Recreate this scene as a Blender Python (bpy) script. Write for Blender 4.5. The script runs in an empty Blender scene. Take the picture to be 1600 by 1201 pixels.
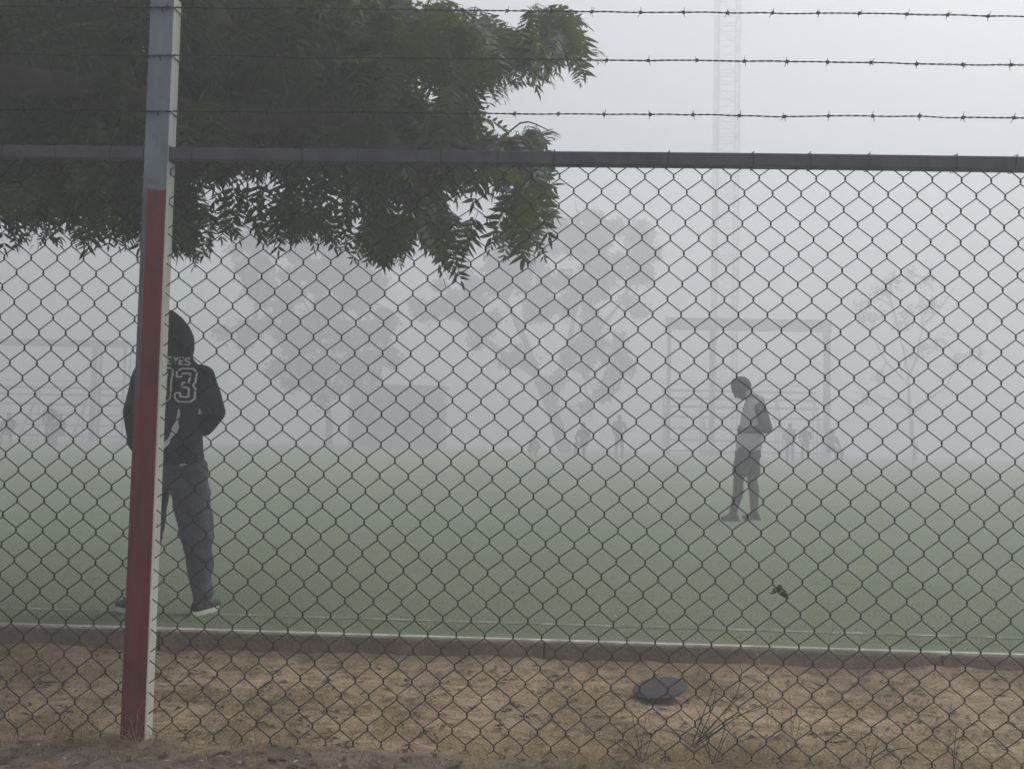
import bpy, bmesh, math, random
from mathutils import Vector, Matrix, noise
from mathutils.bvhtree import BVHTree
import numpy as np
R = math.radians
rnd = random.Random(11)
SC = bpy.context.scene
C = SC.collection

# ---------------------------------------------------------------- camera, world, sun, exposure
F_PX, W_PX, H_PX = 1450.0, 1600.0, 1201.0
CAM = Vector((0, 0, 1.07))
PITCH, ROLL, YAW = math.atan(72 / 1450), 0.0215, R(2.3)
cam = bpy.data.cameras.new("camera"); camo = bpy.data.objects.new("camera", cam); C.objects.link(camo)
cam.sensor_width = 36; cam.lens = 36 * F_PX / W_PX; cam.clip_end = 1000; cam.clip_start = 0.05
CR = (Matrix.Rotation(YAW, 3, 'Z') @ Matrix.Rotation(R(90) + PITCH, 3, 'X') @ Matrix.Rotation(ROLL, 3, 'Z'))
camo.matrix_world = Matrix.Translation(CAM) @ CR.to_4x4()
SC.camera = camo

SUN_EL, SUN_AZ = R(48), R(58)          # azimuth clockwise from +Y (ahead), so ahead and to the right
world = bpy.data.worlds.new("World"); SC.world = world; world.use_nodes = True
nt = world.node_tree; nt.nodes.clear()
sky = nt.nodes.new('ShaderNodeTexSky'); sky.sky_type = 'NISHITA'; sky.sun_disc = False
sky.sun_elevation = SUN_EL; sky.sun_rotation = SUN_AZ
sky.air_density = 0.7; sky.dust_density = 6.0; sky.ozone_density = 1.0
hsv = nt.nodes.new('ShaderNodeHueSaturation'); hsv.inputs['Saturation'].default_value = 0.30
bg = nt.nodes.new('ShaderNodeBackground'); bg.inputs['Strength'].default_value = 0.14
wo = nt.nodes.new('ShaderNodeOutputWorld')
nt.links.new(sky.outputs[0], hsv.inputs['Color']); nt.links.new(hsv.outputs[0], bg.inputs['Color']); nt.links.new(bg.outputs[0], wo.inputs['Surface'])
sl = bpy.data.lights.new("sun", 'SUN'); sl.energy = 1.5; sl.angle = R(14); sl.color = (1.0, 0.96, 0.9)
so = bpy.data.objects.new("sun", sl); C.objects.link(so)
sd = Vector((math.sin(SUN_AZ) * math.cos(SUN_EL), math.cos(SUN_AZ) * math.cos(SUN_EL), math.sin(SUN_EL)))
so.rotation_euler = sd.to_track_quat('Z', 'Y').to_euler()
SC.view_settings.view_transform = 'Standard'; SC.view_settings.look = 'None'
SC.view_settings.exposure = 0.50; SC.view_settings.gamma = 1.0
SC.cycles.use_denoising = True
SC.cycles.max_bounces = 6; SC.cycles.diffuse_bounces = 3; SC.cycles.glossy_bounces = 2
SC.cycles.transmission_bounces = 4; SC.cycles.volume_bounces = 2; SC.cycles.transparent_max_bounces = 8
SC.cycles.caustics_reflective = False; SC.cycles.caustics_refractive = False
HAZE_DENSITY, HAZE_G = 0.030, 0.30

# ---------------------------------------------------------------- helpers
def ray(px, py):
    return (CR @ Vector(((px - W_PX / 2) / F_PX, -(py - H_PX / 2) / F_PX, -1))).normalized()
def at(px, py, Y):
    d = ray(px, py); return CAM + d * ((Y - CAM.y) / d.y)
def project(p):
    q = CR.transposed() @ (Vector(p) - CAM)
    if q.z > -0.01: return None
    return (W_PX / 2 + F_PX * q.x / -q.z, H_PX / 2 - F_PX * q.y / -q.z)

def tag(o, label=None, cat=None, group=None, kind=None):
    if label: o['label'] = label
    if cat: o['category'] = cat
    if group: o['group'] = group
    if kind: o['kind'] = kind
    return o
def empty(name, loc, rz=0, **k):
    o = bpy.data.objects.new(name, None); C.objects.link(o); o.location = loc; o.rotation_euler = (0, 0, rz)
    o.empty_display_size = 0.2
    return tag(o, **k)
def link(name, me, mats, parent=None, world_space=True):
    o = bpy.data.objects.new(name, me); C.objects.link(o)
    if not isinstance(mats, (list, tuple)): mats = [mats]
    me.materials.clear()
    for m in mats: me.materials.append(m)
    if parent is not None:
        o.parent = parent
        if world_space:
            root = parent; chain = Matrix.Identity(4)
            while root is not None:
                chain = root.matrix_basis @ chain if root.parent is None else root.matrix_parent_inverse @ root.matrix_basis @ chain
                root = root.parent
            o.matrix_parent_inverse = chain.inverted()
    return o

class MB:
    def __init__(s): s.v = []; s.f = []; s.m = []; s.mi = 0
    def add(s, vs, fs):
        b = len(s.v); s.v.extend([tuple(v) for v in vs]); s.f.extend([tuple(b + i for i in f) for f in fs]); s.m.extend([s.mi] * len(fs))
    def box(s, c, d, rot=None):
        c = Vector(c); h = Vector(d) / 2; vs = []
        for x in (-1, 1):
            for y in (-1, 1):
                for z in (-1, 1):
                    v = Vector((x * h.x, y * h.y, z * h.z))
                    if rot is not None: v = rot @ v
                    vs.append(c + v)
        s.add(vs, [(0, 1, 3, 2), (4, 6, 7, 5), (0, 4, 5, 1), (2, 3, 7, 6), (0, 2, 6, 4), (1, 5, 7, 3)])
    def bar(s, a, b, w, h=None):
        a = Vector(a); b = Vector(b); d = b - a; h = w if h is None else h
        q = d.to_track_quat('Z', 'Y').to_matrix()
        s.box((a + b) / 2, (w, h, d.length), q)
    def tube(s, pts, rad, n=6, caps=True):
        pts = [Vector(p) for p in pts]; k = len(pts)
        if not isinstance(rad, (list, tuple)): rad = [rad] * k
        vs = []; u = None
        for i, p in enumerate(pts):
            t = (pts[min(i + 1, k - 1)] - pts[max(i - 1, 0)]).normalized()
            if u is None: u = t.orthogonal().normalized()
            else:
                u = (u - t * u.dot(t)); u = u.normalized() if u.length > 1e-6 else t.orthogonal().normalized()
            w = t.cross(u)
            for j in range(n):
                a = 2 * math.pi * j / n
                vs.append(p + (u * math.cos(a) + w * math.sin(a)) * rad[i])
        fs = [(i * n + j, i * n + (j + 1) % n, (i + 1) * n + (j + 1) % n, (i + 1) * n + j) for i in range(k - 1) for j in range(n)]
        if caps: fs += [tuple(range(n - 1, -1, -1)), tuple((k - 1) * n + j for j in range(n))]
        s.add(vs, fs)
    def mesh(s, name, smooth=False):
        me = bpy.data.meshes.new(name); me.from_pydata(s.v, [], s.f); me.update()
        if any(s.m): me.polygons.foreach_set('material_index', s.m)
        if smooth: me.polygons.foreach_set('use_smooth', [True] * len(me.polygons))
        return me
    def build(s, name, mat, parent=None, smooth=False, bevel=0.0, **k):
        me = s.mesh(name, smooth)
        o = link(name, me, mat, parent)
        if bevel:
            m = o.modifiers.new('bevel', 'BEVEL'); m.width = bevel; m.segments = 2; m.limit_method = 'ANGLE'
        return tag(o, **k)

# ---------------------------------------------------------------- materials
def mat(name, col, rough=0.8, col2=None, scale=8.0, detail=6.0, bump=0.0, bscale=None, spec=0.3, metal=0.0, lo=0.35, hi=0.65, stretch=None, translucent=None, coord='Object'):
    m = bpy.data.materials.new(name); m.use_nodes = True; t = m.node_tree; N = t.nodes; L = t.links
    b = N['Principled BSDF']; b.inputs['Roughness'].default_value = rough; b.inputs['Metallic'].default_value = metal
    b.inputs['Specular IOR Level'].default_value = spec
    b.inputs['Base Color'].default_value = (*col, 1)
    tc = N.new('ShaderNodeTexCoord'); mp = N.new('ShaderNodeMapping'); L.new(tc.outputs[coord], mp.inputs['Vector'])
    if stretch: mp.inputs['Scale'].default_value = stretch
    if col2 is not None:
        nz = N.new('ShaderNodeTexNoise'); nz.inputs['Scale'].default_value = scale; nz.inputs['Detail'].default_value = detail
        nz.inputs['Roughness'].default_value = 0.62
        L.new(mp.outputs[0], nz.inputs['Vector'])
        cr = N.new('ShaderNodeValToRGB'); cr.color_ramp.elements[0].position = lo; cr.color_ramp.elements[1].position = hi
        cr.color_ramp.elements[0].color = (*col, 1); cr.color_ramp.elements[1].color = (*col2, 1)
        L.new(nz.outputs['Fac'], cr.inputs[0]); L.new(cr.outputs[0], b.inputs['Base Color'])
        m['ramp'] = 1
    if bump:
        n2 = N.new('ShaderNodeTexNoise'); n2.inputs['Scale'].default_value = bscale or scale * 4; n2.inputs['Detail'].default_value = 5
        L.new(mp.outputs[0], n2.inputs['Vector'])
        bp = N.new('ShaderNodeBump'); bp.inputs['Strength'].default_value = bump; bp.inputs['Distance'].default_value = 0.02
        L.new(n2.outputs['Fac'], bp.inputs['Height']); L.new(bp.outputs[0], b.inputs['Normal'])
    if translucent:
        tr = N.new('ShaderNodeBsdfTranslucent'); tr.inputs['Color'].default_value = (*translucent, 1)
        mx = N.new('ShaderNodeMixShader'); mx.inputs[0].default_value = 0.38
        L.new(b.outputs[0], mx.inputs[1]); L.new(tr.outputs[0], mx.inputs[2]); L.new(mx.outputs[0], N['Material Output'].inputs['Surface'])
    return m

M = {}
M['wire'] = mat('galvanised_wire', (0.030, 0.030, 0.029), 0.6, (0.014, 0.012, 0.010), 30, spec=0.25)
M['barb'] = mat('weathered_barbed_wire', (0.026, 0.026, 0.027), 0.6, (0.014, 0.011, 0.01), 25)
M['rail'] = mat('grey_painted_steel', (0.085, 0.088, 0.105), 0.6, (0.045, 0.045, 0.055), 9, bump=0.15, bscale=60)
M['concrete'] = mat('kerb_concrete', (0.24, 0.185, 0.14), 0.97, (0.12, 0.09, 0.07), 4, bump=0.6, bscale=40)
M['kerb_top'] = mat('kerb_edge_paint', (0.60, 0.58, 0.53), 0.9, (0.34, 0.32, 0.28), 9, bump=0.3)
M['white_line'] = mat('worn_white_line', (0.34, 0.37, 0.33), 0.9, (0.13, 0.175, 0.11), 4.0, lo=0.38, hi=0.56, bump=0.4)
M['leaf'] = mat('dark_green_leaf', (0.018, 0.044, 0.014), 0.5, (0.058, 0.085, 0.020), 2.2, spec=0.25, translucent=(0.10, 0.13, 0.02))
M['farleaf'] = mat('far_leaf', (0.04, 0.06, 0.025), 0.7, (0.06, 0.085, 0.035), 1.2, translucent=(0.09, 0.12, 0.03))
M['bark'] = mat('brown_bark', (0.10, 0.08, 0.06), 0.95, (0.05, 0.04, 0.032), 6, bump=0.8, bscale=18, stretch=(1, 1, 0.25))
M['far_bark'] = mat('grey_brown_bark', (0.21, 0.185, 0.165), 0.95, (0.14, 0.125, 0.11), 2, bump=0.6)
M['twig'] = mat('dry_twig', (0.07, 0.052, 0.036), 0.9, (0.035, 0.026, 0.02), 12)
M['straw'] = mat('dry_straw', (0.50, 0.39, 0.22), 0.85, (0.26, 0.18, 0.09), 3.0, translucent=(0.28, 0.2, 0.09))
M['dryleaf'] = mat('dry_leaf', (0.11, 0.07, 0.045), 0.85, (0.04, 0.028, 0.02), 4.0)
M['pale_straw'] = mat('bleached_straw', (0.62, 0.52, 0.36), 0.8, (0.42, 0.33, 0.2), 6)
M['pale'] = mat('pale_scrap', (0.55, 0.52, 0.47), 0.7, (0.35, 0.31, 0.26), 6)
M['disc'] = mat('dark_rubber', (0.034, 0.036, 0.04), 0.75, (0.055, 0.056, 0.06), 14, bump=0.25, bscale=90)
M['hoodie'] = mat('black_jersey_cloth', (0.012, 0.018, 0.026), 0.95, (0.026, 0.033, 0.043), 5, bump=0.3, bscale=30)
M['trouser'] = mat('charcoal_trousers', (0.045, 0.050, 0.062), 0.95, (0.075, 0.08, 0.095), 5, bump=0.4, bscale=25)
M['skin'] = mat('skin', (0.23, 0.125, 0.08), 0.6, (0.18, 0.095, 0.06), 9)
M['far_legs'] = mat('grey_sports_trousers', (0.10, 0.10, 0.11), 0.9, (0.14, 0.14, 0.15), 3)
M['dark_skin'] = mat('dark_skin', (0.09, 0.055, 0.04), 0.6, (0.07, 0.042, 0.032), 9)
M['white_cloth'] = mat('white_print', (0.78, 0.79, 0.79), 0.8, (0.6, 0.61, 0.62), 30)
M['sole'] = mat('white_rubber_sole', (0.65, 0.64, 0.6), 0.6, (0.45, 0.43, 0.4), 20)
M['shoe'] = mat('black_shoe', (0.02, 0.02, 0.022), 0.5, (0.04, 0.04, 0.04), 30)
M['hair'] = mat('dark_hair', (0.012, 0.010, 0.009), 0.7, (0.02, 0.017, 0.015), 30, bump=0.6, bscale=80)
M['grey_top'] = mat('grey_hoodie', (0.36, 0.36, 0.40), 0.95, (0.46, 0.46, 0.49), 4, bump=0.3)
M['sleeve'] = mat('dark_sleeve', (0.075, 0.075, 0.078), 0.95, (0.10, 0.10, 0.10), 6)
M['shorts'] = mat('dark_shorts', (0.03, 0.03, 0.032), 0.95, (0.045, 0.045, 0.045), 6)
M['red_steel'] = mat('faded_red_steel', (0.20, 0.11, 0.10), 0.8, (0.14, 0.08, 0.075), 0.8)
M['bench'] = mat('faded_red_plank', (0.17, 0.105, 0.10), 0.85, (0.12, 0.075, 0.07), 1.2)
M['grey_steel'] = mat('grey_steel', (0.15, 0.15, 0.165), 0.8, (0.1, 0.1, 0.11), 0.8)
M['shed'] = mat('dark_render', (0.17, 0.172, 0.19), 0.9, (0.21, 0.21, 0.23), 0.9, bump=0.3)
M['roofm'] = mat('shed_roof_sheet', (0.09, 0.09, 0.10), 0.7, (0.13, 0.13, 0.14), 2)
M['doorm'] = mat('shed_door_paint', (0.10, 0.10, 0.11), 0.7, (0.07, 0.07, 0.08), 2)
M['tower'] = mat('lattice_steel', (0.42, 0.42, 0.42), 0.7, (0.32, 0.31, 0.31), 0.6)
M['blue_top'] = mat('blue_grey_shirt', (0.13, 0.15, 0.21), 0.9, (0.16, 0.18, 0.24), 3)
M['red_top'] = mat('dull_red_shirt', (0.26, 0.14, 0.13), 0.9, (0.12, 0.05, 0.045), 3)
M['green_top'] = mat('dark_green_shirt', (0.11, 0.15, 0.12), 0.9, (0.06, 0.08, 0.06), 3)
M['black_top'] = mat('dark_shirt', (0.09, 0.09, 0.10), 0.9, (0.045, 0.045, 0.05), 3)

def ground_material():
    m = bpy.data.materials.new('dry_earth'); m.use_nodes = True; t = m.node_tree; N = t.nodes; L = t.links
    b = N['Principled BSDF']; b.inputs['Roughness'].default_value = 0.97; b.inputs['Specular IOR Level'].default_value = 0.15
    tc = N.new('ShaderNodeTexCoord')
    def nz(scale, detail=6, stretch=None, off=None):
        mp = N.new('ShaderNodeMapping'); L.new(tc.outputs['Object'], mp.inputs[0])
        if stretch: mp.inputs['Scale'].default_value = stretch
        if off: mp.inputs['Location'].default_value = off
        n = N.new('ShaderNodeTexNoise'); n.inputs['Scale'].default_value = scale; n.inputs['Detail'].default_value = detail
        n.inputs['Roughness'].default_value = 0.65; L.new(mp.outputs[0], n.inputs['Vector']); return n.outputs['Fac']
    def ramp(src, p0, p1, c0, c1):
        r = N.new('ShaderNodeValToRGB'); r.color_ramp.elements[0].position = p0; r.color_ramp.elements[1].position = p1
        r.color_ramp.elements[0].color = (*c0, 1); r.color_ramp.elements[1].color = (*c1, 1); L.new(src, r.inputs[0]); return r.outputs[0]
    def mix(f, a, c):
        x = N.new('ShaderNodeMix'); x.data_type = 'RGBA'; L.new(f, x.inputs['Factor']); L.new(a, x.inputs['A']); L.new(c, x.inputs['B']); return x.outputs['Result']
    tan = ramp(nz(3.0), 0.35, 0.7, (0.39, 0.285, 0.175), (0.50, 0.38, 0.24))
    dark = ramp(nz(40.0, 8), 0.38, 0.62, (0.11, 0.075, 0.048), (0.33, 0.24, 0.15))
    f1 = ramp(nz(16.0, 10, (0.6, 1.6, 1), (3, 1, 0)), 0.42, 0.64, (0, 0, 0), (1, 1, 1))
    c = mix(f1, tan, dark)
    f3 = ramp(nz(1.6, 6, (0.8, 1.8, 1), (11, 4, 0)), 0.45, 0.75, (0, 0, 0), (0.45, 0.45, 0.45)); c = mix(f3, c, ramp(nz(30.0, 8), 0.35, 0.65, (0.15, 0.115, 0.09), (0.30, 0.235, 0.18)))
    # trodden purple-brown soil on the path this side of the fence (Y < 3.55, ragged edge)
    soil = ramp(nz(14.0, 8), 0.38, 0.62, (0.12, 0.09, 0.078), (0.25, 0.195, 0.165))
    sx = N.new('ShaderNodeSeparateXYZ'); L.new(tc.outputs['Object'], sx.inputs[0])
    w = N.new('ShaderNodeMath'); w.operation = 'MULTIPLY_ADD'; L.new(nz(4.0, 6, None, (7, 2, 0)), w.inputs[0]); w.inputs[1].default_value = 0.45; L.new(sx.outputs['Y'], w.inputs[2])
    mr = N.new('ShaderNodeMapRange'); L.new(w.outputs[0], mr.inputs['Value']); mr.inputs['From Min'].default_value = 3.60; mr.inputs['From Max'].default_value = 3.76
    mr.inputs['To Min'].default_value = 1; mr.inputs['To Max'].default_value = 0
    c = mix(mr.outputs[0], c, soil)
    L.new(c, b.inputs['Base Color'])
    bp = N.new('ShaderNodeBump'); bp.inputs['Strength'].default_value = 0.9; bp.inputs['Distance'].default_value = 0.012
    L.new(nz(45.0, 8), bp.inputs['Height']); L.new(bp.outputs[0], b.inputs['Normal'])
    return m
M['earth'] = ground_material()

def turf_material():
    m = bpy.data.materials.new('pitch_turf'); m.use_nodes = True; t = m.node_tree; N = t.nodes; L = t.links
    b = N['Principled BSDF']; b.inputs['Roughness'].default_value = 0.9; b.inputs['Specular IOR Level'].default_value = 0.2
    tc = N.new('ShaderNodeTexCoord')
    def nz(scale, detail, st=(1, 1, 1)):
        mp = N.new('ShaderNodeMapping'); mp.inputs['Scale'].default_value = st; L.new(tc.outputs['Object'], mp.inputs[0])
        n = N.new('ShaderNodeTexNoise'); n.inputs['Scale'].default_value = scale; n.inputs['Detail'].default_value = detail; n.inputs['Roughness'].default_value = 0.7
        L.new(mp.outputs[0], n.inputs['Vector']); return n.outputs['Fac']
    def ramp(src, p0, p1, c0, c1):
        r = N.new('ShaderNodeValToRGB'); r.color_ramp.elements[0].position = p0; r.color_ramp.elements[1].position = p1
        r.color_ramp.elements[0].color = (*c0, 1); r.color_ramp.elements[1].color = (*c1, 1); L.new(src, r.inputs[0]); return r.outputs[0]
    a = ramp(nz(0.55, 5, (0.6, 1, 1)), 0.40, 0.62, (0.150, 0.195, 0.112), (0.212, 0.242, 0.160))
    c = ramp(nz(60, 8), 0.35, 0.7, (0.120, 0.162, 0.088), (0.27, 0.31, 0.205))
    x = N.new('ShaderNodeMix'); x.data_type = 'RGBA'; x.inputs['Factor'].default_value = 0.5; L.new(a, x.inputs['A']); L.new(c, x.inputs['B'])
    L.new(x.outputs['Result'], b.inputs['Base Color'])
    bp = N.new('ShaderNodeBump'); bp.inputs['Strength'].default_value = 0.8; bp.inputs['Distance'].default_value = 0.02
    L.new(nz(120, 4), bp.inputs['Height']); L.new(bp.outputs[0], b.inputs['Normal'])
    return m
M['turf'] = turf_material()

# ---------------------------------------------------------------- ground, kerb, pitch
KY = 4.80            # near face of the kerb
def gz(x, y):
    if y > 5.1: return -0.03 - 0.012 * max(0.0, min(y, 120) - 38)
    if y > 4.95: return -0.16 + (y - 4.95) / 0.15 * 0.13
    n = noise.fractal(Vector((x * 0.9, y * 0.9, 0)), 1, 2, 4) * 0.018 + noise.fractal(Vector((x * 7, y * 7, 3)), 0.8, 2, 4) * 0.006
    n += noise.fractal(Vector((x * 28, y * 28, 9)), 0.8, 2, 3) * 0.0035
    n *= min(1, max(0, (KY - y) * 8))
    ridge = 0.035 * math.exp(-((y - 3.42) / 0.30) ** 2)
    t_ = max(0, (y - 4.45) / 0.35); bank = min(1, t_) ** 2 * (0.078 + 0.018 * max(-3, min(3, x)) / 3 + 0.03 * noise.noise(Vector((x * 1.7, 0, 2))) + 0.012 * noise.noise(Vector((x * 9, y * 6, 2))))
    return -0.165 + ridge + n + bank
def lines(lo, hi, a, b, step, grow=1.5):
    v = [a + step * i for i in range(int(round((b - a) / step)) + 1)]
    s = step; x = v[-1]
    while x < hi: s *= grow; x = min(hi, x + s); v.append(x)
    s = step; x = v[0]; pre = []
    while x > lo: s *= grow; x = max(lo, x - s); pre.append(x)
    return pre[::-1] + v
xs = lines(-140, 140, -3.2, 3.2, 0.022); ys = lines(-30, 150, 2.9, 5.14, 0.016)
vv = [(x, y, gz(x, y)) for y in ys for x in xs]; nx = len(xs)
ff = [(j * nx + i, j * nx + i + 1, (j + 1) * nx + i + 1, (j + 1) * nx + i) for j in range(len(ys) - 1) for i in range(nx - 1)]
g = MB(); g.add(vv, ff); g.build('ground', M['earth'], smooth=True, kind='structure')

k = MB()
for i in range(-14, 15):      # kerb lengths, one structure
    x0 = i * 2.0; k.box((x0 + 1.0, KY + 0.09, -0.13), (1.992, 0.18, 0.24 + 0.0))
k.build('kerb', M['concrete'], bevel=0.012, kind='structure')
k = MB(); k.box((0, KY + 0.028, -0.004), (58, 0.034, 0.016)); k.build('kerb_edge', M['kerb_top'], bevel=0.004, kind='structure')
p = MB()
px_ = [-110 + i * 2.2 for i in range(101)]
py_ = [KY + 0.044, 5.6, 6.5, 8, 10, 14, 20, 27, 34, 38, 45, 60, 90, 118]
def pz(y): return -0.012 * max(0.0, y - 38)
p.add([(x, y, pz(y)) for y in py_ for x in px_], [(j * 101 + i, j * 101 + i + 1, (j + 1) * 101 + i + 1, (j + 1) * 101 + i) for j in range(len(py_) - 1) for i in range(100)])
p.build('pitch', M['turf'], kind='structure')
l = MB(); l.add([(-60, 5.20, 0.004), (60, 5.20, 0.004), (60, 5.24, 0.004), (-60, 5.24, 0.004)], [(0, 1, 2, 3)])
l.build('pitch_line', M['white_line'], kind='structure')

# ---------------------------------------------------------------- fence
YF = 3.50                        # plane of the mesh
fence = empty('chain_link_fence', (0, YF, -0.13), label='chain link fence with steel top rail and barbed wire strands across the whole view', cat='fence')
# post (square tube, slightly leaning)
pb = at(206, 1165, YF - 0.01); pt_ = at(254, -6, YF - 0.01)
pw, pd = 0.098, 0.070
post = empty('post', (pb.x, YF, pb.z)); post.parent = fence; post.matrix_parent_inverse = fence.matrix_basis.inverted()
dirp = (pt_ - pb)
def post_pt(t, sx, sy, g_=1.0): return pb + dirp * t + Vector((sx * pw / 2 * g_, (pd if sy > 0 else 0) , 0))
mpost = MB()
tr_ = 0.735
ts = [-0.12] + [i / 40 for i in range(0, 41)]
ringn = []
prof = []
cr = 0.007
for (cx, cy, a0) in ((pw / 2 - cr, cr, -90), (pw / 2 - cr, pd - cr, 0), (-pw / 2 + cr, pd - cr, 90), (-pw / 2 + cr, cr, 180)):
    for kk in range(4):
        a = R(a0 + kk * 30); prof.append((cx + cr * math.cos(a), cy + cr * math.sin(a)))
npf = len(prof)
vs = []
for t in ts:
    c0 = pb + dirp * t
    for (x, y) in prof: vs.append((c0.x + x, c0.y - 0.0 + y, c0.z))
fs = [(i * npf + j, i * npf + (j + 1) % npf, (i + 1) * npf + (j + 1) % npf, (i + 1) * npf + j) for i in range(len(ts) - 1) for j in range(npf)]
fs.append(tuple((len(ts) - 1) * npf + j for j in range(npf)))
mpost.add(vs, fs)
def post_material():
    m = bpy.data.materials.new('post_paint'); m.use_nodes = True; t = m.node_tree; N = t.nodes; L = t.links
    b = N['Principled BSDF']; b.inputs['Roughness'].default_value = 0.6; b.inputs['Specular IOR Level'].default_value = 0.3
    tc = N.new('ShaderNodeTexCoord'); sx = N.new('ShaderNodeSeparateXYZ'); L.new(tc.outputs['Object'], sx.inputs[0])
    def nz(scale, st=(1, 1, 1), det=6):
        mp = N.new('ShaderNodeMapping'); mp.inputs['Scale'].default_value = st; L.new(tc.outputs['Object'], mp.inputs[0])
        n = N.new('ShaderNodeTexNoise'); n.inputs['Scale'].default_value = scale; n.inputs['Detail'].default_value = det; n.inputs['Roughness'].default_value = 0.6
        L.new(mp.outputs[0], n.inputs['Vector']); return n.outputs['Fac']
    def ramp(src, p0, p1, c0, c1):
        r = N.new('ShaderNodeValToRGB'); r.color_ramp.elements[0].position = p0; r.color_ramp.elements[1].position = p1
        r.color_ramp.elements[0].color = (*c0, 1); r.color_ramp.elements[1].color = (*c1, 1); L.new(src, r.inputs[0]); return r.outputs[0]
    def mix(f, a, c):
        x = N.new('ShaderNodeMix'); x.data_type = 'RGBA'; L.new(f, x.inputs['Factor']); L.new(a, x.inputs['A']); L.new(c, x.inputs['B']); return x.outputs['Result']
    def madd(a, k_, c):
        x = N.new('ShaderNodeMath'); x.operation = 'MULTIPLY_ADD'; L.new(a, x.inputs[0]); x.inputs[1].default_value = k_; L.new(c, x.inputs[2]); return x.outputs[0]
    def step(v, a, c):
        x = N.new('ShaderNodeMapRange'); L.new(v, x.inputs['Value']); x.inputs['From Min'].default_value = a; x.inputs['From Max'].default_value = c; return x.outputs[0]
    def mul(a, c):
        x = N.new('ShaderNodeMath'); x.operation = 'MULTIPLY'; L.new(a, x.inputs[0]); L.new(c, x.inputs[1]); return x.outputs[0]
    red = ramp(nz(9, (3, 3, 0.5)), 0.3, 0.7, (0.105, 0.012, 0.014), (0.20, 0.030, 0.030))
    red = mix(ramp(nz(14, (3, 3, 0.5), 9), 0.54, 0.66, (0, 0, 0), (0.8, 0.8, 0.8)), red, ramp(nz(30), 0.3, 0.7, (0.075, 0.045, 0.05), (0.10, 0.06, 0.06)))
    blue = ramp(nz(7, (2, 2, 0.7)), 0.3, 0.7, (0.13, 0.17, 0.21), (0.21, 0.255, 0.29))  # upper front: same pale paint as the side, shade put in as blue grey
    blue = mix(ramp(nz(11, (2, 2, 1.2), 7), 0.60, 0.72, (0, 0, 0), (0.75, 0.75, 0.75)), blue, ramp(nz(30), 0.3, 0.7, (0.10, 0.10, 0.13), (0.07, 0.07, 0.08)))
    zt = pb.z + dirp.z * tr_
    zz = madd(nz(25, (1, 1, 0.3)), 0.03, sx.outputs['Z'])
    low = step(zz, zt + 0.02, zt + 0.008)
    lx = N.new('ShaderNodeMath'); lx.operation = 'MULTIPLY_ADD'; L.new(sx.outputs['Z'], lx.inputs[0]); lx.inputs[1].default_value = -dirp.x / dirp.z; L.new(sx.outputs['X'], lx.inputs[2])
    lx0 = pb.x - pb.z * dirp.x / dirp.z
    lxn = madd(nz(12, (0, 0, 1)), 0.010, lx.outputs[0])
    bare = mul(step(lxn, lx0 - 0.020, lx0 - 0.024), step(madd(nz(5), 0.25, sx.outputs['Z']), pb.z + dirp.z * 0.42, pb.z + dirp.z * 0.55))
    grey = ramp(nz(18, (2, 2, .5)), 0.3, 0.7, (0.085, 0.08, 0.10), (0.12, 0.115, 0.14))
    red = mix(bare, red, grey)
    c = mix(low, blue, red)
    # side face: pale off-white paint (the red coat was only brushed on the face)
    geo = N.new('ShaderNodeNewGeometry'); vt = N.new('ShaderNodeSeparateXYZ'); L.new(geo.outputs['Normal'], vt.inputs[0])
    side = step(vt.outputs['X'], 0.5, 0.75)
    pale = ramp(nz(6, (2, 2, 0.5)), 0.35, 0.75, (0.62, 0.66, 0.58), (0.50, 0.53, 0.46))
    c = mix(side, c, pale)
    L.new(c, b.inputs['Base Color'])
    bp = N.new('ShaderNodeBump'); bp.inputs['Strength'].default_value = 0.25; bp.inputs['Distance'].default_value = 0.004
    L.new(nz(40, (2, 2, 0.5)), bp.inputs['Height']); L.new(bp.outputs[0], b.inputs['Normal'])
    return m
M['post'] = post_material()
me = mpost.mesh('post_tube')
o = link('tube', me, M['post'], post); tag(o, label='steel post, pale paint tinted blue grey as shade above and chipped maroon below')
def post_x(z): return pb.x + dirp.x * (z - pb.z) / dirp.z

# rail: square tube welded to the post, two lengths
ra = at(0, 237, YF); rb_ = at(1600, 255, YF)
def rail_z(x): return ra.z + (rb_.z - ra.z) * (x - ra.x) / (rb_.x - ra.x)
rh = 0.0505
for (x0, x1) in ((-4.3, post_x(2.1) - pw / 2 - 0.001), (post_x(2.1) + pw / 2 + 0.001, 4.3)):
    b = MB(); n = 24; vs = []
    for i in range(n + 1):
        x = x0 + (x1 - x0) * i / n; z = rail_z(x) + 0.0015 * math.sin(x * 2.1)
        for (y, dz) in ((YF - 0.006, -rh / 2), (YF + 0.044, -rh / 2), (YF + 0.044, rh / 2), (YF - 0.006, rh / 2)): vs.append((x, y, z + dz))
    fs = [(i * 4 + j, (i + 1) * 4 + j, (i + 1) * 4 + (j + 1) % 4, i * 4 + (j + 1) % 4) for i in range(n) for j in range(4)] + [(3, 2, 1, 0), (n * 4, n * 4 + 1, n * 4 + 2, n * 4 + 3)]
    b.add(vs, fs); b.build('top_rail', M['rail'], fence, bevel=0.005)

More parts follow.
